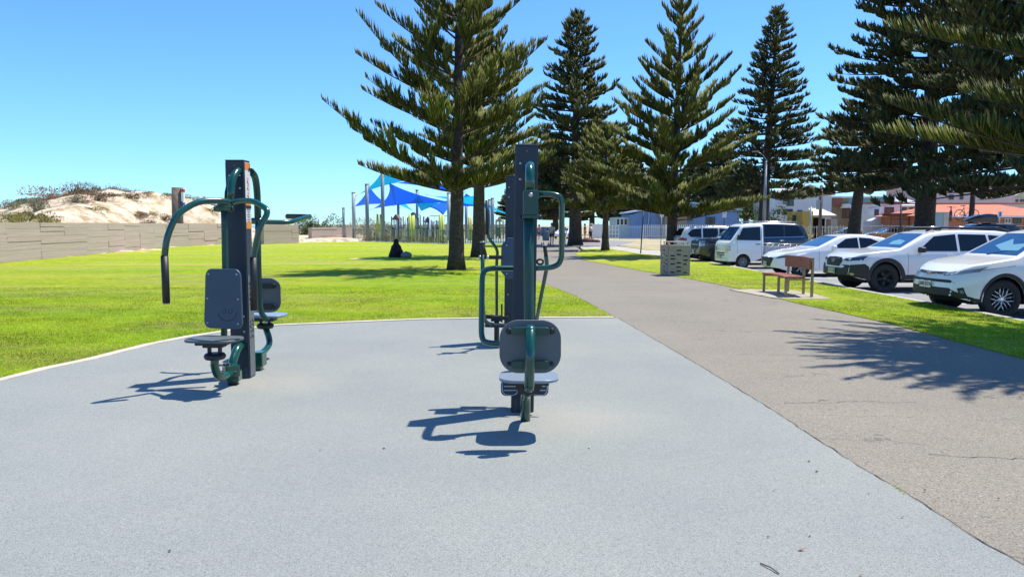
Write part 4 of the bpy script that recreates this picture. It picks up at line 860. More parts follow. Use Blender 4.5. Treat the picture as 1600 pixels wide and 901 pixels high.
class Car:
    def __init__(s, name, label, loc, rz, spec, pm, cat='car', group=None):
        s.t = thing(name, label, cat, loc, rz, group); s.sp = spec; s.pm = pm
        L, W, zt_, zb_ = spec['L'], spec['W'], smooth_interp(spec['top']), smooth_interp(spec['belt']); R_ = spec['R']; wx = spec['wx']; s0 = spec.get('sill', .22)
        T_ = spec.get('tumble', .17); fp, rp = spec.get('front_taper', (.55, .26)), spec.get('rear_taper', (.45, .16))
        ra = R_+spec.get('gap', .055)
        def hw(x):
            h = W/2
            if x < fp[0]: h *= 1-fp[1]*((fp[0]-x)/fp[0])**2.3
            if x > L-rp[0]: h *= 1-rp[1]*((x-L+rp[0])/rp[0])**2.3
            return h
        def sill(x):
            z = s0+(.10*max(0, (.35-x)/.35) if spec.get('lift', 1) else 0)+.14*max(0, (x-L+.45)/.45)
            for w_ in wx:
                if abs(x-w_) < ra: z = max(z, R_+math.sqrt(max(0, ra*ra-(x-w_)**2)))
            return z
        X = set(np.linspace(0, L, 64))
        for w_ in wx:
            for a in np.linspace(0, math.pi, 19): X.add(w_-ra*math.cos(a))
            X.add(w_-ra-.004); X.add(w_+ra+.004)
        X = sorted(x for x in X if 0 <= x <= L); rows = 13
        def section(x):
            h, zb, zl, ztp = hw(x), sill(x), zb_(x), zt_(x); dz = max(.02, ztp-zl); yr = h-.035-T_*min(1, dz/.55)**1.0
            m_ = max(.5*(s0+zl)+.06, zb+.05); m_ = min(m_, zl-.09); z1 = zb+(m_-zb)*.35
            ra_ = [(h*.955, zb), (h*.985, z1), (h, m_), (h*.995, (m_+zl-.06)/2+.02), (h*.985, zl-.05), (h-.03, zl)]
            for q in (.35, .7, .92): ra_.append((h-.03+(yr-h+.03)*q, zl+dz*.93*q))
            ra_ += [(yr-.035, zl+dz*.965), (yr-.12, zl+dz*.988), (yr*.5, ztp-.002), (0, ztp)]
            return ra_
        def defo(x, y, z):
            f = math.exp(-x/.45); g_ = math.exp(-(L-x)/.35)
            x2 = x+spec.get('bow', .13)*(y/(W/2))**2*f+spec.get('rake', .30)*max(0, z-.48)**2*f+spec.get('tuck', .5)*max(0, .42-z)**2*f
            x2 -= .07*(y/(W/2))**2*g_+spec.get('rtuck', .5)*max(0, .45-z)**2*g_
            return (x2, y, z)
        bm = MB(); SS = [section(x) for x in X]
        for sg in (-1, 1):
            vv = [defo(x, sg*y, z) for x, S_ in zip(X, SS) for y, z in S_]
            fs = [(i*rows+j, (i+1)*rows+j, (i+1)*rows+j+1, i*rows+j+1) for i in range(len(X)-1) for j in range(rows-1)]
            if sg > 0: fs = [f[::-1] for f in fs]
            bm.add(vv, fs, True)
        for x, S_, fl in ((X[0], SS[0], 0), (X[-1], SS[-1], 1)):
            nn = 12; vv = [defo(x, y*(2*k/nn-1), z) for y, z in S_[:-1] for k in range(nn+1)]
            fs = [(j*(nn+1)+k, j*(nn+1)+k+1, (j+1)*(nn+1)+k+1, (j+1)*(nn+1)+k) for j in range(rows-2) for k in range(nn)]
            if not fl: fs = [f[::-1] for f in fs]
            bm.add(vv, fs, True)
        s.body = bm.build('body', pm, s.t)
        me = s.body.data; b2 = bmesh.new(); b2.from_mesh(me); bmesh.ops.remove_doubles(b2, verts=b2.verts, dist=.0008); bmesh.ops.recalc_face_normals(b2, faces=b2.faces); b2.to_mesh(me)
        s.bvh = BVHTree.FromBMesh(b2); b2.free(); s.hw, s.zt, s.zb, s.ra, s.defo = hw, zt_, zb_, ra, defo
        u = MB(); u.box2((.50, -W/2+.27, .24), (L-.45, W/2-.27, .62)); u.build('underbody', UB, s.t)
        u = MB()
        for w_ in wx: u.box2((w_-ra-.02, -W/2+.24, .3), (w_+ra+.02, W/2-.24, R_+ra+.03))
        u.box2((.35, -W/2+.13, s0+.04), (L-.35, W/2-.13, s0+.07)); u.build('wheel_well', UB, s.t)
        for w_ in wx:
            for sg in (-1, 1): s.wheel(w_, sg)
    def patch(s, name, poly, plane, m, off=.004, cut=.09, parent=None, th=0):
        bm = bmesh.new(); vs_ = [bm.verts.new((p[0], p[1], 0)) for p in poly]; bm.faces.new(vs_)
        bmesh.ops.triangulate(bm, faces=bm.faces)
        for _ in range(5):
            e = [e for e in bm.edges if e.calc_length() > cut]
            if not e: break
            bmesh.ops.subdivide_edges(bm, edges=e, cuts=1); bmesh.ops.triangulate(bm, faces=[f for f in bm.faces if len(f.verts) > 3])
        for v in bm.verts:
            a, c = v.co.x, v.co.y
            if plane == 'L': o_, d = Vector((a, -3, c)), Vector((0, 1, 0))
            elif plane == 'R': o_, d = Vector((a, 3, c)), Vector((0, -1, 0))
            elif plane == 'F': o_, d = Vector((-3, a, c)), Vector((1, 0, 0))
            elif plane == 'B': o_, d = Vector((s.sp['L']+3, a, c)), Vector((-1, 0, 0))
            else: o_, d = Vector((a, c, 5)), Vector((0, 0, -1))
            h, nrm, _, _ = s.bvh.ray_cast(o_, d)
            if h is None:
                mid = {'L': Vector((a, -s.sp['W']/2, c)), 'R': Vector((a, s.sp['W']/2, c)), 'F': Vector((.05, a, c)), 'B': Vector((s.sp['L']-.05, a, c)), 'T': Vector((a, c, 1))}[plane]
                h, nrm, _, _ = s.bvh.find_nearest(mid)
            if nrm.dot(d) > 0: nrm = -nrm
            v.co = h+nrm*off
        bmesh.ops.recalc_face_normals(bm, faces=bm.faces)
        d0 = {'L': Vector((0, -1, 0)), 'R': Vector((0, 1, 0)), 'F': Vector((-1, 0, 0)), 'B': Vector((1, 0, 0)), 'T': Vector((0, 0, 1))}[plane]
        if sum((f.normal.dot(d0)*f.calc_area() for f in bm.faces)) < 0: bmesh.ops.reverse_faces(bm, faces=bm.faces)
        for f in bm.faces: f.smooth = True
        me = bpy.data.meshes.new(name); bm.to_mesh(me); bm.free(); me.materials.append(m)
        o = bpy.data.objects.new(name, me); col.objects.link(o); o.parent = parent or s.t
        if th: q = o.modifiers.new('t', 'SOLIDIFY'); q.thickness = th; q.offset = .2
        return o
    def both(s, name, poly, m, **k): return [s.patch(name, poly, p, m, **k) for p in 'LR']
    def front2(s, name, poly, m, **k): return [s.patch(name, poly, 'F', m, **k), s.patch(name, [(-a, c) for a, c in poly][::-1], 'F', m, **k)]
    def band(s, name, x0, r0, r1, a0, a1, zc, m, off=.012):
        n_ = 36
        for sg in (-1, 1):
            b = MB(); vv = []
            for i in range(n_+1):
                a = R(a0+(a1-a0)*i/n_); x1, z1 = x0+r1*math.cos(a), zc+r1*math.sin(a); X1 = s.defo(x1, s.sp['W']*.485, z1)[0]
                h, _, _, _ = s.bvh.ray_cast(Vector((X1, sg*3, z1)), Vector((0, -sg, 0)))
                y = h.y if h is not None and abs(h.y) > s.sp['W']*.4 else sg*s.hw(X1)*.97
                x2, z2 = x0+r0*math.cos(a), zc+r0*math.sin(a); X2 = s.defo(x2, s.sp['W']*.485, z2)[0]
                vv += [(X1, y, z1), (X1, y+sg*off, z1-.006*math.sin(a)), (X2, y+sg*off, z2), (X2, y-sg*.09, z2)]
            b.add(vv, [(4*i+k, 4*i+k+1, 4*i+k+5, 4*i+k+4) for i in range(n_) for k in range(3)]); b.build(name, m, s.t)
    def line(s, name, pts, w_, plane, m=None, **k):
        poly = [(p[0]-w_/2, p[1]) if abs(pts[-1][1]-pts[0][1]) > abs(pts[-1][0]-pts[0][0]) else (p[0], p[1]-w_/2) for p in pts]
        poly2 = [(p[0]+w_/2, p[1]) if abs(pts[-1][1]-pts[0][1]) > abs(pts[-1][0]-pts[0][0]) else (p[0], p[1]+w_/2) for p in pts]
        return s.patch(name, poly+poly2[::-1], plane, m or SEAM, off=k.get('off', .002), cut=.12)
    def wheel(s, xw, sg):
        R_ = s.sp['R']; y0 = s.sp['W']/2-.015; tw = s.sp.get('tw', .215); rr = R_*s.sp.get('rimr', .66); st = s.sp.get('rim', 'spoke')
        Mx = Matrix.Translation((xw, sg*(y0-tw/2), R_)) @ Matrix.Rotation(R(-90*sg), 4, 'X') @ Matrix.Rotation(random.uniform(0, 1.2), 4, 'Z')
        b = MB(); b.lathe([(rr, -tw/2), (R_*.93, -tw/2), (R_*.985, -tw/2+.02), (R_, -tw/2+.05), (R_, tw/2-.05), (R_*.985, tw/2-.02), (R_*.93, tw/2), (rr+.01, tw/2), (rr, tw/2-.015), (rr, -tw/2)], 40, Mx)
        wh = b.build('wheel', M['rubber'], s.t)
        b = MB(); b.lathe([(0, -tw/2+.02), (rr, -tw/2+.02), (rr, tw/2-.02), (rr*.94, tw/2-.008), (rr*.91, tw/2-.03), (rr*.9, -.02), (0, -.02)], 36, Mx); b.build('rim_barrel', RIMB if st != 'steel' else STEELW, wh)
        b = MB(); n_ = {'ysp': 5, 'spoke': 5, 'twin': 7, 'steel': 6}.get(st, 5)
        for k in range(n_):
            a = 2*math.pi*k/n_
            def q(r_, an, z): return Mx @ Vector((r_*math.cos(an), r_*math.sin(an), z))
            if st == 'ysp':
                b.tube([q(.03, a, tw/2-.03), q(rr*.45, a, tw/2-.022)], .013, 6)
                for e in (-.27, .27): b.tube([q(rr*.42, a, tw/2-.022), q(rr*.93, a+e, tw/2-.014)], .009, 6)
                b.tube([q(.03, a+.63, tw/2-.03), q(rr*.92, a+.63, tw/2-.02)], .007, 6)
            elif st == 'steel':
                b.tube([q(rr*.35, a, -.01), q(rr*.85, a, .02)], .028, 6)
            else:
                for e in ((-.1, .1) if st == 'twin' else (-.12, .12)): b.tube([q(.03, a+e*2, tw/2-.04), q(rr*.93, a+e, tw/2-.014)], .016 if st == 'spoke' else .011, 6)
        b.lathe([(.055, -.02), (.055, tw/2-.035), (.03, tw/2-.025), (0, tw/2-.025)], 16, Mx); b.build('rim_spokes', s.sp.get('rimm', RIMS), wh)
    def mirror(s, x, z, m, sg, size=(.13, .2, .14)):
        y = sg*(s.sp['W']/2+.06); b = MB(); b.plate((x, y, z), (0, 1, 0), (0, 0, 1), size[1], size[2], size[0], .05); o = b.build('mirror', m, s.t, bevel=.02)
        b = MB(); b.box((x+.01, sg*(s.sp['W']/2-.05), z-.05), (.06, .12, .04)); b.build('mirror_arm', M['black'], o)
    def plate(s, y, z, tx, m=PLATE, w_=.37, h=.13, side=-1):
        x = 0
        h_, n_, _, _ = s.bvh.ray_cast(Vector((-3, y, z)) if side < 0 else Vector((s.sp['L']+3, y, z)), Vector((-side*1.0, 0, 0)))
        b = MB(); c = h_+Vector((side*.02, 0, 0)); b.box(c, (.02, w_, h)); p = b.build('number_plate', m, s.t, bevel=.004)
        rot = Matrix.Rotation(R(-90 if side < 0 else 90), 4, 'Z') @ Matrix.Rotation(R(90), 4, 'X')
        text_obj('plate_lettering', tx, h*.8, INK, p, Matrix.Translation(c+Vector((side*.0125, 0, 0))) @ rot, .001)
def handle(c, x, z, m):
    for sg in (-1, 1):
        b = MB(); b.plate((x, sg*(c.hw(x)+.012), z), (1, 0, 0), (0, 0, 1), .19, .03, .03, .012); b.build('door_handle', m, c.t)
# --- nearest crossover
S1 = dict(L=4.6, W=1.845, R=.362, wx=(.93, 3.59), sill=.30, rim='ysp', rimm=mat('machined_alloy', (.75, .75, .77), .2, metal=.8),
          top=[(0, .80), (.10, .90), (.3, .985), (.7, 1.055), (1.12, 1.115), (1.2, 1.13), (2.02, 1.60), (2.4, 1.66), (3.0, 1.675), (3.8, 1.635), (4.2, 1.56), (4.52, 1.12), (4.6, 1.0)],
          belt=[(0, .755), (.3, .90), (1.1, 1.01), (2.4, 1.05), (4.6, 1.13)], bow=.22, rake=.55, front_taper=(.75, .30))
c1 = Car('parked_car', 'white crossover at the right edge, nearest car, with spidery alloy wheel and black lower bumper', (8.12, 14.85, T), R(1.5), S1, PW, group='cars parked along the kerb')
c1.patch('windscreen', [(1.28, -.72), (1.97, -.58), (1.97, .58), (1.28, .72)], 'T', GW)
c1.both('side_window', [(1.62, 1.085), (2.12, 1.50), (2.62, 1.545), (2.62, 1.08)], GL); c1.both('side_window', [(2.68, 1.08), (2.68, 1.545), (3.45, 1.52), (3.55, 1.10)], GL); c1.both('side_window', [(3.62, 1.12), (3.52, 1.51), (3.85, 1.47), (4.15, 1.2)], GL)
c1.front2('headlight', [(.36, .815), (.62, .865), (.86, .90), (.86, .865), (.66, .80), (.45, .765)], LAMP); c1.both('headlight_side', [(.20, .86), (.52, .93), (.66, .97), (.55, .90), (.30, .83)], LAMP)
c1.patch('grille', [(-.52, .835), (-.40, .80), (0, .785), (.40, .80), (.52, .835), (.4, .845), (0, .835), (-.4, .845)], 'F', CL)
c1.patch('upper_intake', [(-.60, .70), (0, .70), (.60, .70), (.68, .645), (0, .65), (-.68, .645)], 'F', CL)
c1.patch('lower_bumper', [(-.60, .55), (.60, .55), (.86, .36), (.86, .30), (-.86, .30), (-.86, .36)], 'F', CL, off=.006)
c1.patch('skid_trim', [(-.62, .345), (.62, .345), (.55, .315), (-.55, .315)], 'F', CH, off=.02)
b = MB(); h_ = c1.bvh.ray_cast(Vector((-3, 0, .80)), Vector((1, 0, 0)))[0]
for k in range(2): b.tube([h_+Vector((-.012, (.075, .04)[k]*math.cos(R(a)), (.045, .045)[k]*math.sin(R(a)))) for a in range(0, 361, 20)], .007, 6)
b.tube([h_+Vector((-.014, .075*math.cos(R(a))*.9, .018+.016*math.sin(R(a)))) for a in range(180, 361, 20)], .006, 6); b.build('badge', CH, c1.t)
c1.front2('fog_lamp', [(.70, .55), (.76, .57), (.79, .40), (.72, .43)], CL); c1.front2('fog_lens', [(.725, .51), (.755, .52), (.765, .46), (.735, .46)], LAMP, off=.01)
c1.plate(0, .59, 'S688-BTN')
for xw in S1['wx']: c1.band('arch_trim', xw, c1.ra+.002, c1.ra+.065, -12, 192, S1['R'], CL, off=.008)
c1.both('sill_trim', [(1.38, .31), (1.38, .40), (3.12, .40), (3.12, .31)], CL, off=.01)
for x in (1.45, 2.65, 3.5):
    for p in 'LR': c1.line('panel_gap', [(x, .42), (x-.02, 1.03)], .008, p)
for p in 'LR': c1.line('panel_gap', [(1.15, .98), (.35, .87)], .007, p)
for p in (-.62, .62): c1.line('bonnet_gap', [(.25, p*.85), (1.15, p*1.13)], .008, 'T')
c1.mirror(1.62, 1.12, PW, -1); c1.mirror(1.62, 1.12, PW, 1); handle(c1, 2.45, .98, PW)
for sg in (-1, 1): b = MB(); b.tube([(2.1, sg*.62, 1.64), (2.2, sg*.62, 1.70), (3.9, sg*.60, 1.68), (4.0, sg*.6, 1.62)], .016, 8); b.build('roof_rail', CL, c1.t)
b = MB(); b.tube([(1.25, .1, 1.16), (1.45, -.45, 1.26)], .008, 5); b.build('wiper', M['black'], c1.t)
# --- white wagon with roof rails
S2 = dict(L=4.87, W=1.875, R=.372, wx=(.95, 3.70), sill=.33, rim='spoke', rimm=RIMB, rimr=.62,
          top=[(0, .84), (.08, .93), (.3, 1.0), (.8, 1.06), (1.28, 1.10), (1.35, 1.115), (2.15, 1.53), (2.6, 1.60), (3.2, 1.615), (4.0, 1.59), (4.45, 1.53), (4.78, 1.12), (4.87, 1.0)],
          belt=[(0, .80), (.3, .92), (1.2, 1.0), (2.6, 1.03), (4.87, 1.10)], bow=.16, rake=.35, front_taper=(.6, .24))
c2 = Car('parked_car', 'white wagon with roof rails, black wheels and heavy black wheel arch cladding', (8.55, 20.25, T), R(3), S2, PPW, group='cars parked along the kerb')
c2.patch('windscreen', [(1.42, -.74), (2.12, -.58), (2.12, .58), (1.42, .74)], 'T', GW)
c2.both('side_window', [(1.80, 1.06), (2.28, 1.44), (2.85, 1.495), (2.85, 1.06)], GL); c2.both('side_window', [(2.92, 1.06), (2.92, 1.495), (3.65, 1.48), (3.70, 1.08)], GL); c2.both('side_window', [(3.77, 1.09), (3.72, 1.475), (4.2, 1.43), (4.42, 1.22), (4.3, 1.12)], GL)
c2.patch('grille', [(-.36, .88), (0, .895), (.36, .88), (.43, .80), (.34, .66), (-.34, .66), (-.43, .80)], 'F', CL, off=.012)
b = MB(); h_ = c2.bvh.ray_cast(Vector((-3, 0, .80)), Vector((1, 0, 0)))[0]; b.tube([h_+Vector((-.02, .075*math.cos(R(a)), .035*math.sin(R(a)))) for a in range(0, 361, 20)], .006, 6)
for y, z in ((.03, .008), (-.015, .012), (-.03, -.01), (.0, -.012), (.02, -.008)): b.lathe([(.009, 0), (0, .01)], 6, Matrix.Translation(h_+Vector((-.02, y, z))) @ Matrix.Rotation(R(-90), 4, 'Y'))
b.build('badge', CH, c2.t)
c2.front2('headlight', [(.46, .86), (.64, .89), (.88, .92), (.88, .83), (.62, .80), (.48, .815)], LAMPD); c2.both('headlight_side', [(.12, .88), (.42, .935), (.50, .94), (.40, .86), (.18, .83)], LAMPD)
c2.patch('lower_bumper', [(-.46, .62), (.46, .62), (.60, .68), (.94, .72), (.94, .34), (.5, .32), (-.5, .32), (-.94, .34), (-.94, .72), (-.60, .68)], 'F', CL, off=.008)
c2.both('corner_cladding', [(.05, .70), (.42, .74), (.52, .66), (.50, .36), (.2, .36)], CL, off=.010)
c2.front2('fog_lens', [(.72, .50), (.78, .50), (.78, .45), (.72, .45)], LAMP, off=.018)
c2.plate(0, .53, 'S117-CVR', PLATEY)
for xw in S2['wx']: c2.band('arch_trim', xw, c2.ra+.002, c2.ra+.10, -10, 190, S2['R'], CL, off=.012)
c2.both('sill_trim', [(1.48, .34), (1.48, .46), (3.2, .46), (3.2, .34)], CL, off=.012)
for x in (1.55, 2.88, 3.72):
    for p in 'LR': c2.line('panel_gap', [(x, .48), (x-.02, 1.02)], .008, p)
for p in (-.64, .64): c2.line('bonnet_gap', [(.25, p*.9), (1.3, p*1.1)], .008, 'T')
c2.mirror(1.85, 1.10, M['black'], -1); c2.mirror(1.85, 1.10, M['black'], 1); handle(c2, 2.65, .95, PPW)
for sg in (-1, 1):
    b = MB(); b.tube([(2.15, sg*.63, 1.575), (2.4, sg*.63, 1.66), (4.1, sg*.62, 1.66), (4.4, sg*.62, 1.57)], .022, 8); b.box((2.45, sg*.63, 1.63), (.2, .05, .07)); b.box((4.05, sg*.62, 1.62), (.25, .05, .07)); b.build('roof_rail', CL, c2.t)
    b = MB(); b.tube([(2.5, sg*.64, 1.684), (4.0, sg*.63, 1.684)], .007, 6); b.build('rail_trim', CH, c2.t)
b = MB(); b.tube([(1.4, .15, 1.13), (1.6, -.4, 1.24)], .008, 5); b.build('wiper', M['black'], c2.t)
REFL = mat('pale_painted_reflection', (.16, .34, .40), .12, spec=.8)  # pale patches laid over the windscreens as painted reflections
c2.patch('painted_reflection', [(1.55, .05), (1.56, -.50), (1.74, -.42), (1.80, -.05), (1.70, .12)], 'T', REFL, off=.007)
c1.patch('painted_reflection', [(1.40, -.10), (1.42, -.55), (1.66, -.50), (1.60, -.15), (1.78, .10), (1.55, .30)], 'T', REFL, off=.007)
# --- low white hatch
S3 = dict(L=4.46, W=1.797, R=.325, wx=(.88, 3.60), sill=.20, rim='twin', rimm=RIMS, gap=.04,
          top=[(0, .62), (.10, .72), (.35, .81), (.9, .90), (1.38, .96), (1.45, .98), (2.3, 1.37), (2.7, 1.425), (3.1, 1.42), (3.8, 1.31), (4.3, 1.05), (4.42, .95), (4.46, .85)],
          belt=[(0, .58), (.3, .71), (1.3, .88), (2.6, .93), (4.46, .98)], tumble=.20, bow=.20, rake=.6, front_taper=(.7, .28))
c3 = Car('parked_car', 'low white hatchback between the small white truck and the wagon with roof rails', (8.75, 26.2, T), R(3), S3, PW, group='cars parked along the kerb')
c3.patch('windscreen', [(1.52, -.70), (2.26, -.54), (2.26, .54), (1.52, .70)], 'T', GW)
c3.both('side_window', [(1.95, .96), (2.45, 1.27), (2.85, 1.31), (2.85, .96)], GL); c3.both('side_window', [(2.90, .96), (2.90, 1.31), (3.3, 1.28), (3.75, 1.1), (3.6, .98)], GL)
c3.patch('grille', [(-.42, .64), (.42, .64), (.52, .60), (.34, .33), (-.34, .33), (-.52, .60)], 'F', CL, off=.01)
c3.front2('headlight', [(.50, .635), (.70, .68), (.80, .69), (.80, .645), (.6, .60)], LAMPD); c3.both('headlight_side', [(.15, .66), (.45, .73), (.52, .735), (.35, .665), (.2, .625)], LAMPD)
c3.patch('lower_bumper', [(-.75, .27), (.75, .27), (.7, .22), (-.7, .22)], 'F', CL, off=.01)
for x in (1.5, 2.87):
    for p in 'LR': c3.line('panel_gap', [(x, .26), (x-.02, .90)], .008, p)
c3.mirror(1.95, .98, PW, -1); c3.mirror(1.95, .98, PW, 1); handle(c3, 2.65, .85, PW); c3.plate(0, .42, 'S903-BXL', w_=.3)
# --- small white cab-over truck
S4 = dict(L=1.55, W=1.475, R=.275, wx=(.66,), sill=.30, rim='steel', rimm=STEELW, gap=.05, tw=.15,
          top=[(0, 1.02), (.06, 1.07), (.10, 1.10), (.55, 1.70), (.75, 1.775), (1.1, 1.79), (1.45, 1.78), (1.55, 1.74)],
          belt=[(0, .98), (.15, 1.02), (1.55, 1.06)], bow=.07, rake=.10, tuck=.3, front_taper=(.3, .07), rear_taper=(.06, .03), tumble=.10, lift=0)
c4 = Car('parked_truck', 'small white cab over truck with open tray parked beside the dark four wheel drive', (8.35, 30.5, T), R(7), S4, PW, cat='truck', group=None)
c4.patch('windscreen', [(-.60, 1.13), (.60, 1.13), (.55, 1.66), (-.55, 1.66)], 'F', GW)
c4.both('side_window', [(.44, 1.14), (.66, 1.62), (1.38, 1.66), (1.38, 1.12)], GL)
for y0, w_ in ((.46, .2),): c4.front2('headlight', [(.42, .93), (.66, .93), (.66, .70), (.42, .70)], LAMP, off=.012); c4.both('headlight_side', [(.045, .92), (.14, .92), (.14, .72), (.045, .72)], LAMP)
for z in (.92, .84, .77): c4.patch('front_groove', [(-.40, z), (.40, z), (.40, z-.012), (-.40, z-.012)], 'F', SEAM)
for z in (.62, .55): c4.patch('lower_grille', [(-.40, z+.02), (.40, z+.02), (.40, z-.02), (-.40, z-.02)], 'F', UB, off=.006)
c4.patch('front_bumper_gap', [(-.66, .655), (.66, .655), (.66, .645), (-.66, .645)], 'F', SEAM)
c4.plate(0, .46, 'XT-27-DR', w_=.30)
for p in 'LR': c4.line('panel_gap', [(1.42, .34), (1.42, 1.70)], .010, p); c4.line('panel_gap', [(.42, .62), (.40, 1.1)], .008, p)
c4.mirror(.42, 1.25, M['black'], -1, (.06, .14, .22)); c4.mirror(.42, 1.25, M['black'], 1, (.06, .14, .22)); handle(c4, 1.25, .98, M['black'])
MTR = mat('grey_tray_paint', (.52, .54, .56), .5, metal=.1)
b = MB(); b.box2((1.6, -.66, .52), (3.35, .66, .60)); b.box2((1.5, -.3, .38), (3.3, .3, .5)); b.build('tray_floor', UB, c4.t)
for y in (-.70, .70): b = MB(); b.box((2.48, y, .74), (1.76, .025, .28)); b.build('tray_side', MTR, c4.t, bevel=.006)
b = MB(); b.box((3.36, 0, .74), (.03, 1.42, .28)); b.build('tailgate', MTR, c4.t); b = MB()
for y in (-.725, .725):
    b.tube([(1.6, y, .97), (3.36, y, .97)], .014, 6); b.tube([(1.6, y, .62), (3.36, y, .62)], .012, 6)
    for k in range(7): x = 1.62+.25*k; b.tube([(x, y, .97), (x+.125, y, .62), (x+.25, y, .97)], .010, 5)
b.build('tray_lattice', M['bolt'], c4.t)
for sg in (-1, 1): c4.wheel(2.56, sg)
# --- dark four wheel drive
S5 = dict(L=4.92, W=1.92, R=.385, wx=(.92, 3.80), sill=.36, rim='spoke', rimm=RIMB,
          top=[(0, 1.0), (.06, 1.10), (.3, 1.16), (1.2, 1.20), (1.3, 1.23), (1.95, 1.74), (2.3, 1.82), (3.2, 1.84), (4.3, 1.80), (4.6, 1.72), (4.85, 1.25), (4.92, 1.1)],
          belt=[(0, .97), (.25, 1.08), (1.3, 1.13), (4.92, 1.18)], bow=.12, rake=.12, front_taper=(.5, .15), tumble=.14)
c5 = Car('parked_car', 'dark navy four wheel drive mostly hidden behind the small white truck', (8.1, 33.9, T), R(2), S5, PN, group='cars parked along the kerb')
c5.patch('windscreen', [(1.38, -.76), (1.92, -.62), (1.92, .62), (1.38, .76)], 'T', GW)
c5.both('side_window', [(1.68, 1.2), (2.05, 1.66), (2.8, 1.72), (2.8, 1.2)], GL); c5.both('side_window', [(2.88, 1.2), (2.88, 1.72), (3.7, 1.71), (3.7, 1.22)], GL); c5.both('side_window', [(3.78, 1.22), (3.78, 1.70), (4.35, 1.66), (4.6, 1.3)], GL)
c5.front2('headlight', [(.60, 1.05), (.88, 1.06), (.90, .84), (.74, .80), (.62, .86)], LAMP, off=.008); c5.both('headlight_side', [(.06, 1.03), (.26, 1.03), (.24, .86), (.08, .86)], LAMP)
c5.patch('grille', [(-.56, 1.04), (.56, 1.04), (.56, .70), (-.56, .70)], 'F', CL, off=.01); c5.patch('grille_bar', [(-.56, .89), (.56, .89), (.56, .86), (-.56, .86)], 'F', LAMPD, off=.02)
c5.plate(0, .55, 'S245-CKA')
for p in 'LR': c5.line('belt_trim', [(1.6, 1.165), (4.6, 1.215)], .02, p, CH, off=.006)
for xw in S5['wx']: c5.band('arch_trim', xw, c5.ra+.002, c5.ra+.07, -8, 188, S5['R'], CL, off=.01)
handle(c5, 2.65, 1.05, CH); handle(c5, 3.6, 1.06, CH); c5.mirror(1.75, 1.25, PN, -1); c5.mirror(1.75, 1.25, PN, 1)
for sg in (-1, 1): b = MB(); b.tube([(2.1, sg*.68, 1.82), (2.25, sg*.68, 1.88), (4.3, sg*.68, 1.86), (4.45, sg*.68, 1.80)], .02, 8); b.build('roof_rail', CH, c5.t)
# --- white wagon parked tail to the path
S6 = dict(S5); S6.update(L=4.75, W=1.88, R=.36, wx=(.95, 3.75), sill=.30, rimm=RIMS,
          top=[(0, .85), (.1, .97), (.4, 1.04), (1.2, 1.10), (1.3, 1.12), (2.05, 1.60), (2.5, 1.70), (3.4, 1.70), (4.3, 1.64), (4.45, 1.60), (4.70, 1.12), (4.75, 1.0)],
          belt=[(0, .82), (.3, .95), (1.2, 1.02), (4.75, 1.12)])
c6 = Car('parked_car', 'white wagon with red tail lamps parked tail first beyond the navy four wheel drive', (12.85, 37.7, T), R(180), S6, PW, group='cars parked along the kerb')
c6.both('side_window', [(1.85, 1.1), (2.25, 1.52), (2.8, 1.57), (2.8, 1.1)], GL); c6.both('side_window', [(2.87, 1.1), (2.87, 1.57), (3.6, 1.57), (3.6, 1.12)], GL); c6.both('side_window', [(3.68, 1.14), (3.68, 1.56), (4.1, 1.53), (4.35, 1.3), (4.2, 1.15)], GL)
c6.patch('rear_window', [(-.68, 1.22), (.68, 1.22), (.58, 1.56), (-.58, 1.56)], 'B', GL); c6.patch('windscreen', [(1.38, -.74), (2.0, -.6), (2.0, .6), (1.38, .74)], 'T', GW)
for a in ([(.50, 1.10), (.92, 1.12), (.92, .95), (.50, .98)],): c6.patch('tail_lamp', a, 'B', TAIL, off=.01); c6.patch('tail_lamp', [(-p, q) for p, q in a][::-1], 'B', TAIL, off=.01)
c6.both('tail_lamp_side', [(4.38, 1.10), (4.70, 1.10), (4.70, .96), (4.45, .97)], TAIL, off=.008); c6.patch('rear_bumper', [(-.85, .52), (.85, .52), (.8, .32), (-.8, .32)], 'B', CL, off=.01); c6.plate(0, .82, 'S530-CDM', side=1)
# --- background cars
S7 = dict(S3); S7.update(rimm=RIMS)
def hatch(label, loc, rz, pm, spec=S7, group='cars parked further away'):
    c = Car('parked_car', label, loc, rz, spec, pm, group=group)
    c.patch('windscreen', [(1.52, -.70), (2.26, -.54), (2.26, .54), (1.52, .70)], 'T', GW); c.both('side_window', [(1.95, .96), (2.45, 1.27), (2.85, 1.31), (2.85, .96)], GL); c.both('side_window', [(2.90, .96), (2.90, 1.31), (3.3, 1.28), (3.75, 1.1), (3.6, .98)], GL)
    c.front2('headlight', [(.50, .635), (.70, .68), (.80, .69), (.80, .645), (.6, .60)], LAMP); c.patch('rear_window', [(-.6, 1.02), (.6, 1.02), (.5, 1.2), (-.5, 1.2)], 'B', GL); c.patch('tail_lamp', [(.45, .9), (.8, .9), (.8, .78), (.45, .8)], 'B', TAIL); c.patch('tail_lamp', [(-.8, .78), (-.8, .9), (-.45, .9), (-.45, .8)], 'B', TAIL)
    return c
hatch('black car with only its roof showing between the low hatchback and the wagon', (19.3, 40, T), R(8), PB, dict(S3, top=[(a, b_*1.06) for a, b_ in S3['top']]))
hatch('pale blue sedan behind the picket fence in front of the stepped white house', (40.0, 86, T), R(8), PLB)
hatch('dark blue car left of the pale blue sedan behind the fence', (36.0, 88, T), R(10), PN)
hatch('white car far along the path, left of the thick dark trunk', (6.0, 96, T), R(70), PW)
hatch('silver car far beyond the walkers on the path', (3.6, 118, T), R(60), PS)
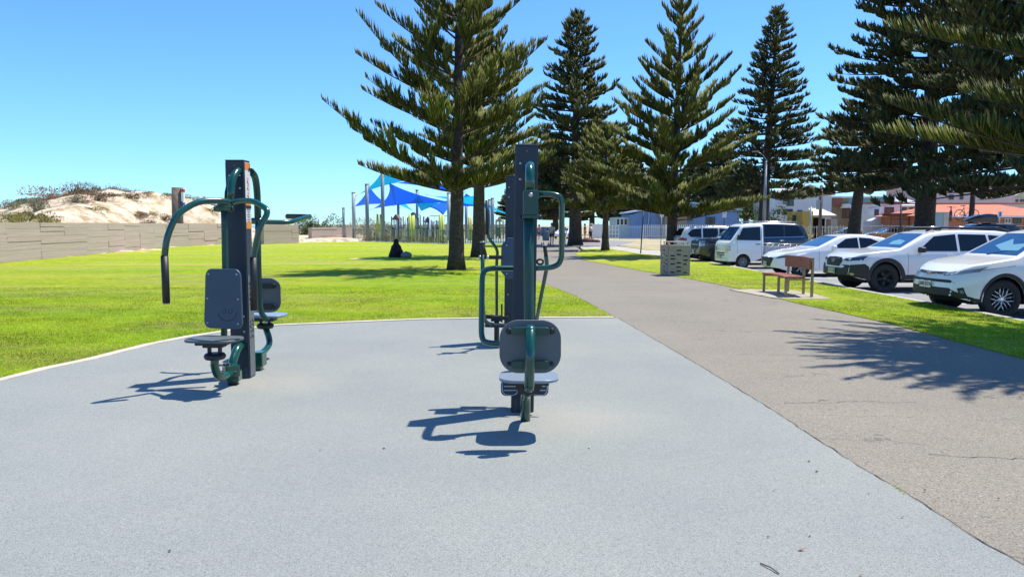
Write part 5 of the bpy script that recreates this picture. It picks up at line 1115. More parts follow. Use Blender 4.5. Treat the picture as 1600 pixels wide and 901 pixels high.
# dark wagon with roof box and bikes
cb = Car('parked_car', 'black wagon hidden behind the white roof rail wagon, carrying the roof box and bikes', (28.2, 50, T), R(0), S5, PB, group='cars parked further away')
cb.both('side_window', [(1.68, 1.2), (2.05, 1.66), (2.8, 1.72), (2.8, 1.2)], GL); cb.both('side_window', [(2.88, 1.2), (2.88, 1.72), (3.7, 1.71), (3.7, 1.22)], GL); cb.patch('windscreen', [(1.38, -.76), (1.92, -.62), (1.92, .62), (1.38, .76)], 'T', GW)
tx = thing('roof_box', 'black wedge shaped roof box standing above the white wagon roof rails', 'roof box', (P(1499, 348, 50).x, 49.6, 1.74))
b = MB(); n_ = 14; vv = []
for k in range(n_+1):
    f = k/n_; x = 2.0*f; h0 = .02+.06*(1-f); h1 = .12+.46*math.sin(math.pi*.5*min(1, f*1.35))**.8*(1 if f < .8 else 1-.12*(f-.8)/.2); w_ = .40*(.35+.65*min(1, f*2.2))**.7
    vv += [(x, -w_, h0), (x, -w_*1.02, (h0+h1)*.55), (x, -w_*.75, h1), (x, w_*.75, h1), (x, w_*1.02, (h0+h1)*.55), (x, w_, h0)]
b.add(vv, [(i*6+j, i*6+(j+1) % 6, (i+1)*6+(j+1) % 6, (i+1)*6+j) for i in range(n_) for j in range(6)]+[tuple(range(6)), tuple(range(n_*6+5, n_*6-1, -1))], False)
b.build('shell', paint('box_gloss_black', (.012, .012, .014), .25), tx, bevel=.02)
b = MB(); b.box((.7, 0, -.03), (.06, .9, .06)); b.box((1.5, 0, -.03), (.06, .9, .06)); b.build('crossbar', CL, tx)
def bike(label, loc, rz):
    t = thing('bicycle', label, 'bicycle', loc, rz, 'bicycles on the roof rack')
    for x in (-.52, .52):
        b = MB(); b.tube([(x+.34*math.cos(R(a)), 0, .34+.34*math.sin(R(a))) for a in range(0, 361, 12)], .024, 6, False); w_ = b.build('wheel', M['rubber'], t)
        b = MB()
        for k in range(8): b.tube([(x, 0, .34), (x+.33*math.cos(k*.785), 0, .34+.33*math.sin(k*.785))], .004, 3)
        b.cyl((x, -.03, .34), (x, .03, .34), .025, 8); b.build('spokes', CH, w_)
    b = MB()
    for l in ([(-.52, 0, .34), (-.1, 0, .30), (.38, 0, .75), (-.22, 0, .78), (-.1, 0, .30)], [(-.52, 0, .34), (-.22, 0, .78)], [(.52, 0, .34), (.40, 0, .70), (.36, 0, .92)]): b.tube(l, .02, 6)
    b.build('frame', M['black'], t)
    b = MB(); b.tube([(.30, -.28, .95), (.36, -.1, .93), (.36, .1, .93), (.30, .28, .95)], .014, 6); b.build('handlebar', M['black'], t)
    b = MB(); b.tube([(-.22, 0, .78), (-.26, 0, .93)], .014, 6); b.box((-.28, 0, .95), (.26, .12, .05)); b.build('saddle', M['black'], t, bevel=.015)
    b = MB(); b.lathe([(0, 0), (.09, 0), (.09, .01), (0, .01)], 14, Matrix.Translation((-.1, -.03, .30)) @ Matrix.Rotation(R(90), 4, 'X')); b.cyl((-.1, -.1, .30), (.03, -.1, .2), .012, 6); b.build('crank', CH, t)
bike('black bicycle standing right behind the roof box with two round wheels showing', (P(1513, 340, 51).x, 51.2, 1.95), R(4))
bike('black bicycle seen nearly end on at the left of the roof box', (P(1488, 340, 50.6).x, 50.8, 1.85), R(55))
# ------------------------------------------------------------------ long walls
n = NT('banded_block_wall')
mp = n.t.nodes.new('ShaderNodeMapping'); mp.inputs['Rotation'].default_value = (R(90), 0, 0); n.L(n.tc, mp.inputs[0])
b1 = n.ramp(n.noise(2.0, 4, .7, stretch=(.12, .12, 16)), [(.3, (.37, .295, .245)), (.5, (.46, .365, .305)), (.7, (.54, .43, .36))])
n.color(b1); n.bump(n.noise(2, 4, .8, stretch=(.3, .3, 30)), .6, .04); n.rough(.95); WALLM = n.m
WALL2 = mat('banded_block_tint', (.40, .34, .30), .95, var=.15, vscale=2)
def block_wall(name, label, pts, h, thick=.4, sx=2.8, seed=3, group=None):
    pts = [Vector((p[0], p[1], 0)) for p in pts]; o0 = pts[0]; t = thing(name, label, 'wall', tuple(o0), 0, group); rs = random.Random(seed)
    for a, c in zip(pts, pts[1:]):
        d = c-a; L = d.length; ang = math.atan2(d.y, d.x); bm = MB(); x = 0
        while x < L-.05:
            w_ = min(sx*rs.uniform(.9, 1.1), L-x); z = 0
            while z < h-.02:
                hh = min(rs.choice([.22, .3, .36, .5]), h-z)
                if h-z-hh < .12: hh = h-z
                o = rs.choice([0, 0, .015, .03]); bm.box2((x+.003, -thick/2-o, z+.004), (x+w_-.003, thick/2+o, z+hh-.004)); z += hh
            x += w_
        bm.box2((0, -thick/2+.03, 0), (L, thick/2-.03, h-.02)); Mw = Matrix.Translation(a-o0) @ Matrix.Rotation(ang, 4, 'Z')
        bm.v = [tuple(Mw @ Vector(v)) for v in bm.v]; bm.build('blockwork', WALLM, t)
    return t
gw = 'sand coloured block walls along the dune'
block_wall('boundary_wall', 'long sand coloured banded wall on the left in front of the dune', [(-18.6, 8), (-25.1, 55.5), (-24.75, 64.5)], 1.72, group=gw)
block_wall('boundary_wall', 'short banded wall section right of the left exercise post', [P(409, 352, 64).xy, P(463.5, 352, 68).xy], 1.62, sx=3.4, seed=5, group=gw)
block_wall('boundary_wall', 'banded wall section between the sandy gap and the sail posts', [P(484, 352, 73).xy, P(549, 352, 79).xy], 1.38, sx=4, seed=7, group=gw)
o, t = ppole('dark_post', 'short dark post at the start of the second banded wall section', 'post', 409, 381, 409, 352, .16, .16, mpole)
flat('beach_access_path', [tuple(G(345, 381).xy), tuple(G(408, 380).xy), (-30, 100), (-36, 100)], .03, M['sand'])
flat('beach_access_path', [tuple(G(464, 378).xy), tuple(G(487, 377).xy), (-24.5, 96), (-27.5, 96)], .05, M['sand'])
# thin sand drift at the wall foot
b = MB()
for px, py, w_, d_ in ((185, 393, 5, 1.2), (300, 382, 5, 2.2), (225, 390, 4, .8)):
    g = G(px, py); pts_ = [(g.x+w_*.5*math.cos(R(a))*(.8+.3*math.sin(a)), g.y+d_*math.sin(R(a))) for a in range(0, 360, 24)]
    k = len(pts_); b.add([(g.x, g.y, .10)]+[(x, y, -.006) for x, y in pts_], [(0, i+1, (i+1) % k+1) for i in range(k)], True)
tag(b.build('sand_drift', M['sand']), kind='stuff')
# ------------------------------------------------------------------ playground
flat('playground_surface', [(-21, 79), (-14, 73), (-6.5, 66), (0, 66), (0, 99), (-21, 103)], .004, mat('playground_rubber', (.10, .24, .30), .8, c2=(.35, .30, .18), vscale=.25))
mp1 = mat('sail_post_bluegrey', (.16, .22, .27), .5); mp2 = mat('sail_post_pale', (.33, .40, .42), .45)
sails_posts = [(537, 325, 98, mp1, 'shortest sail post, furthest left, behind the wall'), (553, 301, 78, mp2, 'pale grey sail post at the wall end'), (574, 288, 77, mp1, 'dark blue grey sail post right of the pale one'), (598.5, 264, 80, mp1, 'tallest sail post carrying the cyan sail'),
               (622.5, 320, 96, mp1, 'sail post behind the climbing frame under the big blue sail'), (652, 297, 92, mp1, 'sail post at the middle of the big blue sail'), (701.5, 302, 78, mp2, 'sail post close to the left of the big pine trunk'), (728.5, 318, 90, mp1, 'sail post between the two pine trunks'),
               (764.5, 312, 96, mp1, 'thin sail post left of the furthest exercise post'), (769.5, 310, 84, mp1, 'sail post just left of the furthest exercise post')]
for px, top, Y, m, lab in sails_posts:
    g = P(px, 352, Y); t = thing('sail_post', lab, 'post', (g.x, Y, 0), group='shade sail posts'); h = P(px, top, Y).z
    b = MB(); b.cyl((0, 0, 0), (0, 0, h), .19 if Y < 90 else .16, 14); b.build('pole', m, t); b = MB(); b.cyl((0, 0, h), (0, 0, h+.06), .22, 12); b.build('cap', mp2, t); b = MB(); b.tube([(0, 0, h-.35), (.35, 0, h-.3)], .04, 6); b.build('cleat', mp2, t)
def m_sail(name, c):
    n = NT(name); n.b.inputs['Base Color'].default_value = (*c, 1); n.rough(.7); tr = n.t.nodes.new('ShaderNodeBsdfTranslucent'); tr.inputs[0].default_value = (*[min(1, x*1.25) for x in c], 1)
    ms = n.t.nodes.new('ShaderNodeMixShader'); ms.inputs[0].default_value = .45; n.L(n.b.outputs[0], ms.inputs[1]); n.L(tr.outputs[0], ms.inputs[2]); n.L(ms.outputs[0], n.t.nodes['Material Output'].inputs[0]); return n.m
SC, SB = m_sail('cyan_shade_cloth', (.03, .68, .92)), m_sail('royal_blue_shade_cloth', (.03, .28, .85))
def sail(label, corners, m, sag=.14):
    C_ = [P(*c) for c in corners]; t = thing('shade_sail', label, 'shade sail', tuple(C_[0]), group='blue and cyan shade sails'); n_ = 14; V = []; ids = {}; cen = sum(C_, Vector())/3
    for i in range(n_+1):
        for j in range(n_+1-i):
            k = n_-i-j; a, b_, c_ = i/n_, j/n_, k/n_; p = C_[0]*a+C_[1]*b_+C_[2]*c_
            e = [b_*c_*4*(1-a)**2*(1-a), a*c_*4*(1-b_)**3, a*b_*4*(1-c_)**3]          # pull the edges inwards into curves
            for q, o_ in ((e[0], 0), (e[1], 1), (e[2], 2)):
                mid = (C_[(o_+1) % 3]+C_[(o_+2) % 3])/2; p = p+(cen-mid)*sag*2.2*q
            ids[i, j] = len(V); V.append(p)
    F = []
    for i in range(n_):
        for j in range(n_-i):
            F.append((ids[i, j], ids[i+1, j], ids[i, j+1]))
            if i+j < n_-1: F.append((ids[i+1, j], ids[i+1, j+1], ids[i, j+1]))
    b = MB(); b.add(V, F, True); o = b.build('cloth', m, t, True); s = o.modifiers.new('t', 'SOLIDIFY'); s.thickness = .012
    b = MB()
    for c_ in C_: b.tube([c_, c_+(c_-cen).normalized()*.9], .02, 5)
    b.build('cable', mp2, t, True)
sail('cyan sail rising to the tallest post on the left', [(562, 303, 80), (598, 262, 80), (644, 281, 88)], SC)
sail('blue sail high behind the lowest pine branch', [(620, 286, 90), (668, 270, 84), (712, 300, 84)], SB, .10)
sail('small blue sail between the dark left post and the tallest post', [(553, 323, 92), (577, 290, 86), (606, 319, 90)], SB, .10)
sail('largest royal blue sail spanning the middle of the playground', [(583, 326, 88), (607, 285, 84), (712, 317, 82)], SB, .13)
sail('small cyan corner showing under the largest blue sail', [(612, 316, 96), (630, 312, 94), (649, 332, 98)], SC)
sail('cyan sail pointing down right of the middle sail post', [(640, 310, 92), (696, 318, 88), (658, 330, 90)], SC, .08)
sail('blue sail dipping low left of the big pine trunk', [(670, 323, 84), (692, 336, 82), (722, 303, 84)], SB, .06)
sail('long cyan sail sloping down to the right behind the trunks', [(676, 306, 86), (740, 306, 84), (798, 336, 90)], SC, .08)
sail('blue sail behind the second pine trunk', [(705, 322, 90), (728, 302, 88), (775, 325, 86)], SB, .08)
# colourful yellow pole pairs
MY = mat('lime_yellow_post', (.50, .55, .06), .5); MYW = mat('olive_yellow_post', (.45, .42, .10), .5)
for px, top, Y, m, lab in [(590, 335, 80, MY, 'left pole of the yellow pair by the tallest sail post'), (595, 336, 80, MY, 'right pole of the yellow pair by the tallest sail post'), (640.5, 336, 76, MY, 'leftmost lime pole in front of the climbing frame'), (644.5, 338, 75, MY, 'second lime pole in front of the climbing frame'), (646.5, 337, 77, MY, 'third lime pole in front of the climbing frame'),
                           (688, 336, 74, MY, 'left lime pole near the big pine trunk'), (691.5, 337, 75, MY, 'right lime pole near the big pine trunk'), (733, 340, 78, MYW, 'olive pole between the two pine trunks'), (736, 341, 79, MYW, 'olive pole right beside its twin between the pine trunks')]:
    g = P(px, 352, Y); t = P(px, top, Y); b = MB(); b.tube([(g.x, Y, 0), (g.x, Y, t.z)], [.13, .12], 10); b.lathe([(.12, 0), (.08, .06), (0, .08)], 10, Matrix.Translation((g.x, Y, t.z))); tag(b.build('play_pole', m), lab, 'pole', 'yellow green playground poles')
# climbing frame
MGR = mat('play_green', (.05, .16, .10), .5); MNV = mat('play_navy', (.03, .08, .16), .5); MWT = mat('play_pale', (.6, .62, .6), .5); MBR = mat('play_timber', (.18, .12, .08), .8)
def frame(label, px0, px1, Y, top, roofm, slide=0, seed=0):
    a, c_ = P(px0, 352, Y), P(px1, 352, Y); w_ = c_.x-a.x; H = P(px0, top, Y).z; t = thing('climbing_frame', label, 'play equipment', (a.x, Y, 0), group='playground climbing equipment'); rs = random.Random(seed)
    for x in (0, w_/3, 2*w_/3, w_):
        for y in (0, 1.8): b = MB(); b.cyl((x, y, 0), (x, y, H*rs.uniform(.85, 1)), .07, 8); b.build('leg', rs.choice([MGR, MNV, MWT, MBR]), t)
    b = MB(); b.box((w_/2, .9, 1.25), (w_, 1.8, .1)); b.build('deck', MBR, t)
    b = MB()
    for k in range(6): b.tube([(w_*k/5, -.05, 1.25), (w_*k/5, -.05, 2.0)], .025, 5)
    b.tube([(0, -.05, 2.0), (w_, -.05, 2.0)], .03, 6); b.build('railing', MWT, t)
    b = MB(); z = H; b.add([(0, -.2, z-.4), (w_*.6, -.2, z-.4), (w_*.6, 2, z-.4), (0, 2, z-.4), (w_*.3, -.2, z+.25), (w_*.3, 2, z+.25)], [(0, 1, 4), (2, 3, 5), (0, 4, 5, 3), (1, 2, 5, 4), (0, 3, 2, 1)]); b.build('roof', roofm, t)
    b = MB(); b.box((w_*.15, -.06, .7), (w_*.26, .05, 1.0)); b.build('panel', rs.choice([MGR, MNV]), t)
    b = MB()
    for k in range(5): b.tube([(w_*.55, -.1, .2+.22*k), (w_*.85, -.1, .2+.22*k)], .025, 5)
    b.build('ladder', MYW, t)
    if slide: b = MB(); b.tube([(w_, .9, 1.3), (w_+1.2, .8, .7), (w_+2.2, .6, .25)], .28, 10); b.build('slide', MNV, t)
frame('green roofed climbing frame behind the lime poles', 637, 662, 84, 335, MGR, 0, 1)
frame('dark timber climbing frame left of the lime poles', 612, 634, 88, 338, MBR, 0, 2)
frame('navy roofed climbing frame right of the lime poles', 662, 682, 86, 342, MNV, 1, 3)
frame('small play tower between the dark post and the second pine', 775, 792, 90, 341, mat('play_tan', (.45, .30, .14), .7), 0, 4)
t = thing('swing_frame', 'white swing frame left of the big pine trunk', 'swing', tuple(P(672, 352, 80).xy)+(0,)); b = MB(); H = P(672, 337, 80).z; W_ = 2.4
for x in (0, W_):
    for s_ in (-1, 1): b.cyl((x, s_*.9, 0), (x, 0, H), .05, 8)
b.cyl((0, 0, H), (W_, 0, H), .05, 8); b.build('frame', MWT, t)
for x in (.7, 1.7):
    b = MB(); b.box((x, 0, .5), (.45, .18, .04)); s_ = b.build('seat', M['black'], t); b = MB(); b.cyl((x-.2, 0, .5), (x-.2, 0, H), .012, 4); b.cyl((x+.2, 0, .5), (x+.2, 0, H), .012, 4); b.build('chain', CH, s_)
# playground fence, picket panels
def pickets(name, label, a, c_, h, step, w_, mats, post_step=2.4, pm=None, z0=0, jitter=.0, group=None, rails=(.2, .9), spear=False):
    a, c_ = Vector((a[0], a[1], 0)), Vector((c_[0], c_[1], 0)); d = c_-a; L = d.length; t = thing(name, label, 'fence', (a.x, a.y, z0), math.atan2(d.y, d.x), group); rs = random.Random(1)
    bs = [MB() for _ in mats]; x = 0
    while x < L:
        b = rs.choice(bs); hh = h*(1+rs.uniform(-jitter, jitter)); b.box((x, 0, hh/2+.03), (w_, .02, hh-.06))
        if spear: b.add([(x-w_/2, -.01, hh), (x+w_/2, -.01, hh), (x+w_/2, .01, hh), (x-w_/2, .01, hh), (x, 0, hh+.09)], [(0, 1, 4), (1, 2, 4), (2, 3, 4), (3, 0, 4)])
        x += step
    for b, m in zip(bs, mats): b.build('pickets', m, t)
    b = MB()
    for r_ in rails: b.box((L/2, .02, h*r_), (L, .03, .05))
    b.build('rails', pm or mats[0], t); x = 0
    while x <= L+.01: b = MB(); b.box((x, .03, h*.52), (.07, .07, h*1.04)); b.build('post', pm or mats[0], t); x += post_step
    return t
MF1 = mat('fence_grey_green', (.16, .19, .17), .6); MF2 = mat('fence_pale', (.42, .44, .38), .6); MF3 = mat('fence_teal', (.06, .22, .26), .6); MF4 = mat('fence_timber', (.30, .24, .15), .8)
q0, q1, q2 = G(552, 376.5), G(698, 381), G(800, 381)
pickets('playground_fence', 'mixed grey and timber picket fence on the left of the playground', q0.xy, q1.xy, 1.22, .22, .07, [MF1, MF1, MF2, MF4], 3, MF1, jitter=.06, group='playground fences', rails=(.12, .92))
pickets('playground_fence', 'picket fence behind the pine trunks with teal lower pales', q1.xy, q2.xy, 1.20, .2, .07, [MF1, MF2, MF4, MF3], 3, MF1, jitter=.06, group='playground fences', rails=(.12, .92))
t = thing('yellow_flower_bed', 'low bed of yellow and green plants along the playground fence', 'flower bed', (0, 0, 0))
rs = np.random.default_rng(44); n_ = 5200; s_ = rs.random(n_); A0 = np.array(q0); A1 = np.array(q1); bs_ = A0[None]*(1-s_[:, None])+A1[None]*s_[:, None]; bs_[:, 1] += rs.uniform(.1, 1.2, n_); bs_[:, 2] = rs.uniform(0, .55, n_)
bs_ = bs_[s_ > .12]; V, F = leafball(len(bs_), .01, .01, .01, .14, 3, .3); V += np.repeat(bs_, 4, 0); o = mesh_np('plants', V, F, m_fol('yellow_bed_plants', [(0, (.06, .10, .02)), (.45, (.16, .16, .03)), (.8, (.45, .32, .03)), (1, (.40, .14, .03))], .2), t)
# ------------------------------------------------------------------ buildings
def rect(b, x0, x1, z0, z1, y): b.box2((x0, y-.04, z0), (x1, y+.06, z1))
def building(name, label, px0, px1, Y, top, m, depth=9, cat='house'):
    a, c_ = P(px0, 352, Y), P(px1, 352, Y); t = thing(name, label, cat, (a.x, Y, T)); w_ = c_.x-a.x; h = P(px0, top, Y).z-T
    b = MB(); b.box2((0, 0, 0), (w_, depth, h)); b.build('wall', m, t); return t, w_, h, (lambda px: P(px, 352, Y).x-a.x), (lambda py: P(800, py, Y).z-T)
WG = mat('house_window_glass', (.02, .03, .04), .1, spec=.8); WF = mat('white_render', (.72, .72, .70), .8, var=.05, vscale=1); WFR = mat('window_frame_dark', (.05, .055, .06), .5); WFW = mat('window_frame_white', (.7, .7, .7), .5)
CR = mat('cream_render', (.55, .47, .36), .85, var=.07, vscale=.7); PK = mat('pale_pink_render', (.60, .47, .47), .85, var=.06, vscale=.6); BR = mat('orange_red_brick', (.42, .16, .08), .85, var=.15, vscale=3)
n = NT('terracotta_roof_tiles'); wv = n.t.nodes.new('ShaderNodeTexWave'); wv.inputs['Scale'].default_value = 3.2; wv.bands_direction = 'X'; n.L(n.tc, wv.inputs['Vector']); wz = n.t.nodes.new('ShaderNodeTexWave'); wz.inputs['Scale'].default_value = 3; wz.bands_direction = 'Z'; n.L(n.tc, wz.inputs['Vector'])
n.color(n.mix(n.noise(2, 4), (.50, .15, .08), (.66, .26, .15))); n.bump(n.math('ADD', wv.outputs[0], wz.outputs[0]), .6, .06); n.rough(.85); TL = n.m
BL = mat('sky_blue_weatherboard', (.16, .28, .52), .7, var=.06, vscale=1, bump=.3, bscale=4); BLd = mat('pale_roof_sheet', (.42, .55, .68), .5, metal=.1); CLR = mat('pale_steel_roof', (.55, .50, .42), .5)
def win(t, X, Z, px0, py0, px1, py1, fm=WFR, proud=0, mull=1):
    x0, x1, z0, z1 = X(px0), X(px1), Z(py1), Z(py0); b = MB(); e = .07
    b.box2((x0-e, -.07-proud, z0-e), (x1+e, -.01-proud, z0)); b.box2((x0-e, -.07-proud, z1), (x1+e, -.01-proud, z1+e)); b.box2((x0-e, -.07-proud, z0), (x0, -.01-proud, z1)); b.box2((x1, -.07-proud, z0), (x1+e, -.01-proud, z1))
    for k in range(mull): xm = x0+(x1-x0)*(k+1)/(mull+1); b.box2((xm-.04, -.065-proud, z0), (xm+.04, -.012-proud, z1))
    o = b.build('window', fm, t); b = MB(); b.box2((x0, -.03-proud, z0), (x1, -.005-proud, z1)); b.build('pane', WG, o)
def gable(t, m, x0, x1, y0, y1, z0, z1, xm=None, ov=.4, name='roof', fill=None):
    xm = (x0+x1)/2 if xm is None else xm; b = MB(); th = .18
    b.add([(x0-ov, y0-ov, z0), (xm, y0-ov, z1), (x1+ov, y0-ov, z0), (x0-ov, y1+ov, z0), (xm, y1+ov, z1), (x1+ov, y1+ov, z0)]+[(x0-ov, y0-ov, z0+th), (xm, y0-ov, z1+th), (x1+ov, y0-ov, z0+th), (x0-ov, y1+ov, z0+th), (xm, y1+ov, z1+th), (x1+ov, y1+ov, z0+th)],
          [(6, 7, 10, 9), (7, 8, 11, 10), (0, 3, 4, 1), (1, 4, 5, 2), (0, 1, 7, 6), (1, 2, 8, 7), (3, 9, 10, 4), (4, 10, 11, 5), (0, 6, 9, 3), (2, 5, 11, 8)]); r_ = b.build(name, m, t)
    if fill: b = MB(); b.add([(x0, y0, z0-.05), (x1, y0, z0-.05), (xm, y0, z1-.03), (x0, y0+.3, z0-.05), (x1, y0+.3, z0-.05), (xm, y0+.3, z1-.03)], [(0, 1, 2), (5, 4, 3), (0, 3, 4, 1), (1, 4, 5, 2), (2, 5, 3, 0)]); b.build('gable_wall', fill, t)
    return r_
def hip(t, m, x0, x1, y0, y1, z0, z1, inset, ov=.5):
    b = MB(); x0 -= ov; x1 += ov; y0 -= ov; y1 += ov; ym = (y0+y1)/2
    b.add([(x0, y0, z0), (x1, y0, z0), (x1, y1, z0), (x0, y1, z0), (x0+inset, ym, z1), (x1-inset, ym, z1)], [(0, 1, 5, 4), (1, 2, 5), (2, 3, 4, 5), (3, 0, 4), (3, 2, 1, 0)]); b.build('roof', m, t)
    b = MB(); b.box2((x0, y0-.02, z0-.18), (x1, y0+.08, z0)); b.build('gutter', WFW, t)
# blue hall
t, w_, h, X, Z = building('blue_building', 'long low sky blue building with pale roof behind the white picket fence', 1017, 1155, 100, 331, BL, 10, 'building')
gable(t, BLd, X(1018), X(1154), 0, 10, Z(329), Z(318), xm=X(1082), fill=BL)
b = MB(); b.box2((X(988), 1, 0), (X(1018), 10, Z(335))); b.add([(X(988), 1, Z(335)), (X(1017), 1, Z(335)), (X(1017), 1, Z(327)), (X(988), 10, Z(335)), (X(1017), 10, Z(335)), (X(1017), 10, Z(327))], [(0, 1, 2), (5, 4, 3), (0, 2, 5, 3)]); b.build('left_wing', BL, t)
b = MB(); b.add([(X(984), .5, Z(333)), (X(1050), .5, Z(322)), (X(1050), 10, Z(322)), (X(984), 10, Z(333)), (X(984), .5, Z(333)+.2), (X(1050), .5, Z(322)+.2), (X(1050), 10, Z(322)+.2), (X(984), 10, Z(333)+.2)], [(3, 2, 1, 0), (4, 5, 6, 7), (0, 1, 5, 4), (1, 2, 6, 5), (2, 3, 7, 6), (3, 0, 4, 7)]); b.build('wing_roof', BLd, t)
b = MB(); b.box2((X(966), 2, 0), (X(988), 9, Z(339))); b.build('glazed_link', mat('pale_mint_wall', (.35, .50, .48), .7), t)
for p in (967, 973, 979): win(t, X, Z, p, 342, p+4, 351, WFW, -2, 0)
b = MB(); b.box2((X(1024), -2.2, Z(337)), (X(1084), .2, Z(337)+.2)); b.build('porch_roof', mat('porch_roof_grey', (.20, .19, .18), .7), t)
b = MB(); b.box2((X(1036), -1.2, 0), (X(1070), -.05, Z(338))); b.build('porch_wall', mat('grey_brown_wall', (.26, .24, .23), .8), t)
win(t, X, Z, 1074, 339, 1081, 344, WFR, 0, 0); win(t, X, Z, 1103, 340, 1116, 350, WFR, 0, 1)
b = MB(); b.cyl((X(1011), 3, Z(333)), (X(1011), 3, Z(319)), .12, 8); b.cyl((X(1031), 3, Z(326)), (X(1031), 3, Z(318)), .25, 8); b.cyl((X(1037), 3, Z(326)), (X(1037), 3, Z(313)), .2, 8); b.build('vent_pipe', WFW, t)
b = MB(); b.tube([(X(1013), -.1, Z(330)), (X(1014), -.1, Z(336)), (X(1013), -.1, Z(350))], .06, 6); b.build('downpipe', BLd, t)
# white palisade fences in front of the houses
WPI = mat('white_fence_paint', (.72, .73, .74), .6)
t_f = pickets('white_picket_fence', 'white spear topped picket fence in front of the blue building', G(1005, 371.5).xy, (P(1180, 352, 88).x, 88), 1.72, .26, .10, [WPI], 3, WPI, z0=T, rails=(.2, .85), spear=True)
pickets('white_picket_fence', 'thin pale picket fence in front of the white gabled house', (P(1180, 352, 87.6).x, 87.6), (P(1330, 352, 84).x, 84), 1.65, .3, .06, [mgal, WPI], 3, WPI, z0=T, rails=(.08, .9))
pickets('white_picket_fence', 'thin grey picket fence behind the roofs of the two front wagons', (P(1331, 352, 84).x, 84), (P(1470, 352, 80).x, 80), 1.75, .3, .05, [mgal], 3, WPI, z0=T, rails=(.08, .92))
tf = thing('blue_slat_fence', 'translucent blue slatted fence left of the white pickets', 'fence', (P(968, 352, 93).x, 93, T))
b = MB(); x = 0; w_ = P(1005, 352, 93).x-P(968, 352, 93).x
while x < w_: b.box((x, 0, .85), (.09, .03, 1.65)); x += .2
b.build('pales', mat('pale_blue_fence', (.30, .42, .60), .6), tf); b = MB(); b.box((w_/2, .03, .2), (w_, .04, .08)); b.box((w_/2, .03, 1.5), (w_, .04, .08)); b.build('rails', BLd, tf)
t = thing('white_rail_gate', 'white barred gate panels left of the blue slatted fence', 'gate', (P(952, 352, 96).x, 96, T)); b = MB(); w_ = P(967, 352, 96).x-P(952, 352, 96).x
for z in (.15, .6, 1.1, 1.6): b.box((w_/2, 0, z), (w_, .05, .08))
for k in range(4): b.box((w_*k/3, 0, .85), (.08, .07, 1.7))
b.build('bars', WPI, t)
t = thing('white_panel_fence', 'solid white fence panel at the left of the fence row', 'fence', (P(926, 352, 98).x, 98, T)); w_ = P(943, 352, 98).x-P(926, 352, 98).x; b = MB(); b.box((w_/2, 0, .95), (w_, .08, 1.8)); b.build('panel', WPI, t, bevel=.01); b = MB()
for k in range(3): b.box((w_*k/2, -.06, .98), (.12, .1, 1.96))
b.build('post', WPI, t)
# white gabled two storey house
t, w_, h, X, Z = building('white_house', 'two storey white house with a cream gable roof and dark windows', 1214, 1298, 100, 306, WF, 10)
gable(t, CLR, X(1216), X(1297), 0, 10, Z(305), Z(291), xm=X(1262), fill=CR)
win(t, X, Z, 1223, 307, 1230.5, 321, mull=0); win(t, X, Z, 1232, 307, 1238, 321, mull=0); win(t, X, Z, 1223, 327.5, 1228, 335); win(t, X, Z, 1230, 327.5, 1237, 335); win(t, X, Z, 1246, 329, 1252, 335); win(t, X, Z, 1214.5, 328, 1217.5, 334, mull=0); win(t, X, Z, 1279, 308, 1283, 322, mull=0)
b = MB(); b.box2((X(1203), -1.5, Z(323)), (X(1221), 0, Z(323)+.25)); bb_ = b.build('balcony', WF, t); b = MB()
for k in range(12): b.box((X(1204)+k*.13, -1.45, Z(323)+.7), (.03, .03, .9))
b.box2((X(1203), -1.48, Z(323)+1.15), (X(1221), -1.42, Z(323)+1.2)); b.build('railing', mgal, bb_)
b = MB(); b.box2((X(1212), -6, 0), (X(1255), -5.7, Z(337))); b.build('front_wall', mat('dark_slate_wall', (.07, .075, .08), .8), t)
# yellow carport
t, w_, h, X, Z = building('yellow_carport', 'low yellow carport with a pale sloping roof beside the utility pole', 1253, 1270, 92, 330, mat('ochre_wall', (.55, .36, .08), .8), 5, 'carport')
b = MB(); b.add([(X(1268), -.3, Z(336)), (X(1305), -.3, Z(336)), (X(1305), 4.5, Z(324)), (X(1285), 4.5, Z(324)), (X(1268), -.3, Z(336)-.2), (X(1305), -.3, Z(336)-.2), (X(1305), 4.5, Z(324)-.2), (X(1285), 4.5, Z(324)-.2)], [(0, 1, 2, 3), (7, 6, 5, 4), (0, 4, 5, 1), (1, 5, 6, 2), (2, 6, 7, 3), (3, 7, 4, 0)]); b.build('roof', mat('cream_roof_sheet', (.68, .60, .44), .6), t)
b = MB(); b.box2((X(1269), -.1, Z(340)), (X(1304), 0, Z(336)-.22)); b.build('fascia', mat('ochre_fascia', (.45, .28, .10), .8), t); b = MB(); b.box2((X(1270), 1, 0), (X(1294), 4, Z(341))); b.build('dark_bay', UB, t)
b = MB(); b.box2((X(1296), -.4, 0), (X(1306), 1, Z(342))); b.build('pier', CR, t)
# middle brown and glass house
t, w_, h, X, Z = building('modern_house', 'flat roofed modern house with brown and glass upper floor and a white balcony', 1299, 1390, 104, 309, mat('taupe_wall', (.26, .21, .16), .8), 9)
b = MB(); b.box2((X(1300), -.4, Z(323)), (X(1312), -.1, Z(309))); b.build('brown_panel', mat('red_brown_cladding', (.28, .09, .06), .7), t); b = MB(); b.box2((X(1312), -2, Z(325)), (X(1386), 0, Z(319))); b.build('balcony_slab', WF, t); b = MB(); b.box2((X(1315), -1.9, Z(319)), (X(1380), -1.85, Z(311))); b.build('glass_balustrade', mat('teal_glass', (.10, .25, .27), .1, spec=.8), t)
win(t, X, Z, 1316, 327, 1326, 340); win(t, X, Z, 1348, 326, 1360, 342); b = MB(); b.box2((X(1299), -.6, Z(309)), (X(1392), 9, Z(306.5))); b.build('roof', WF, t)
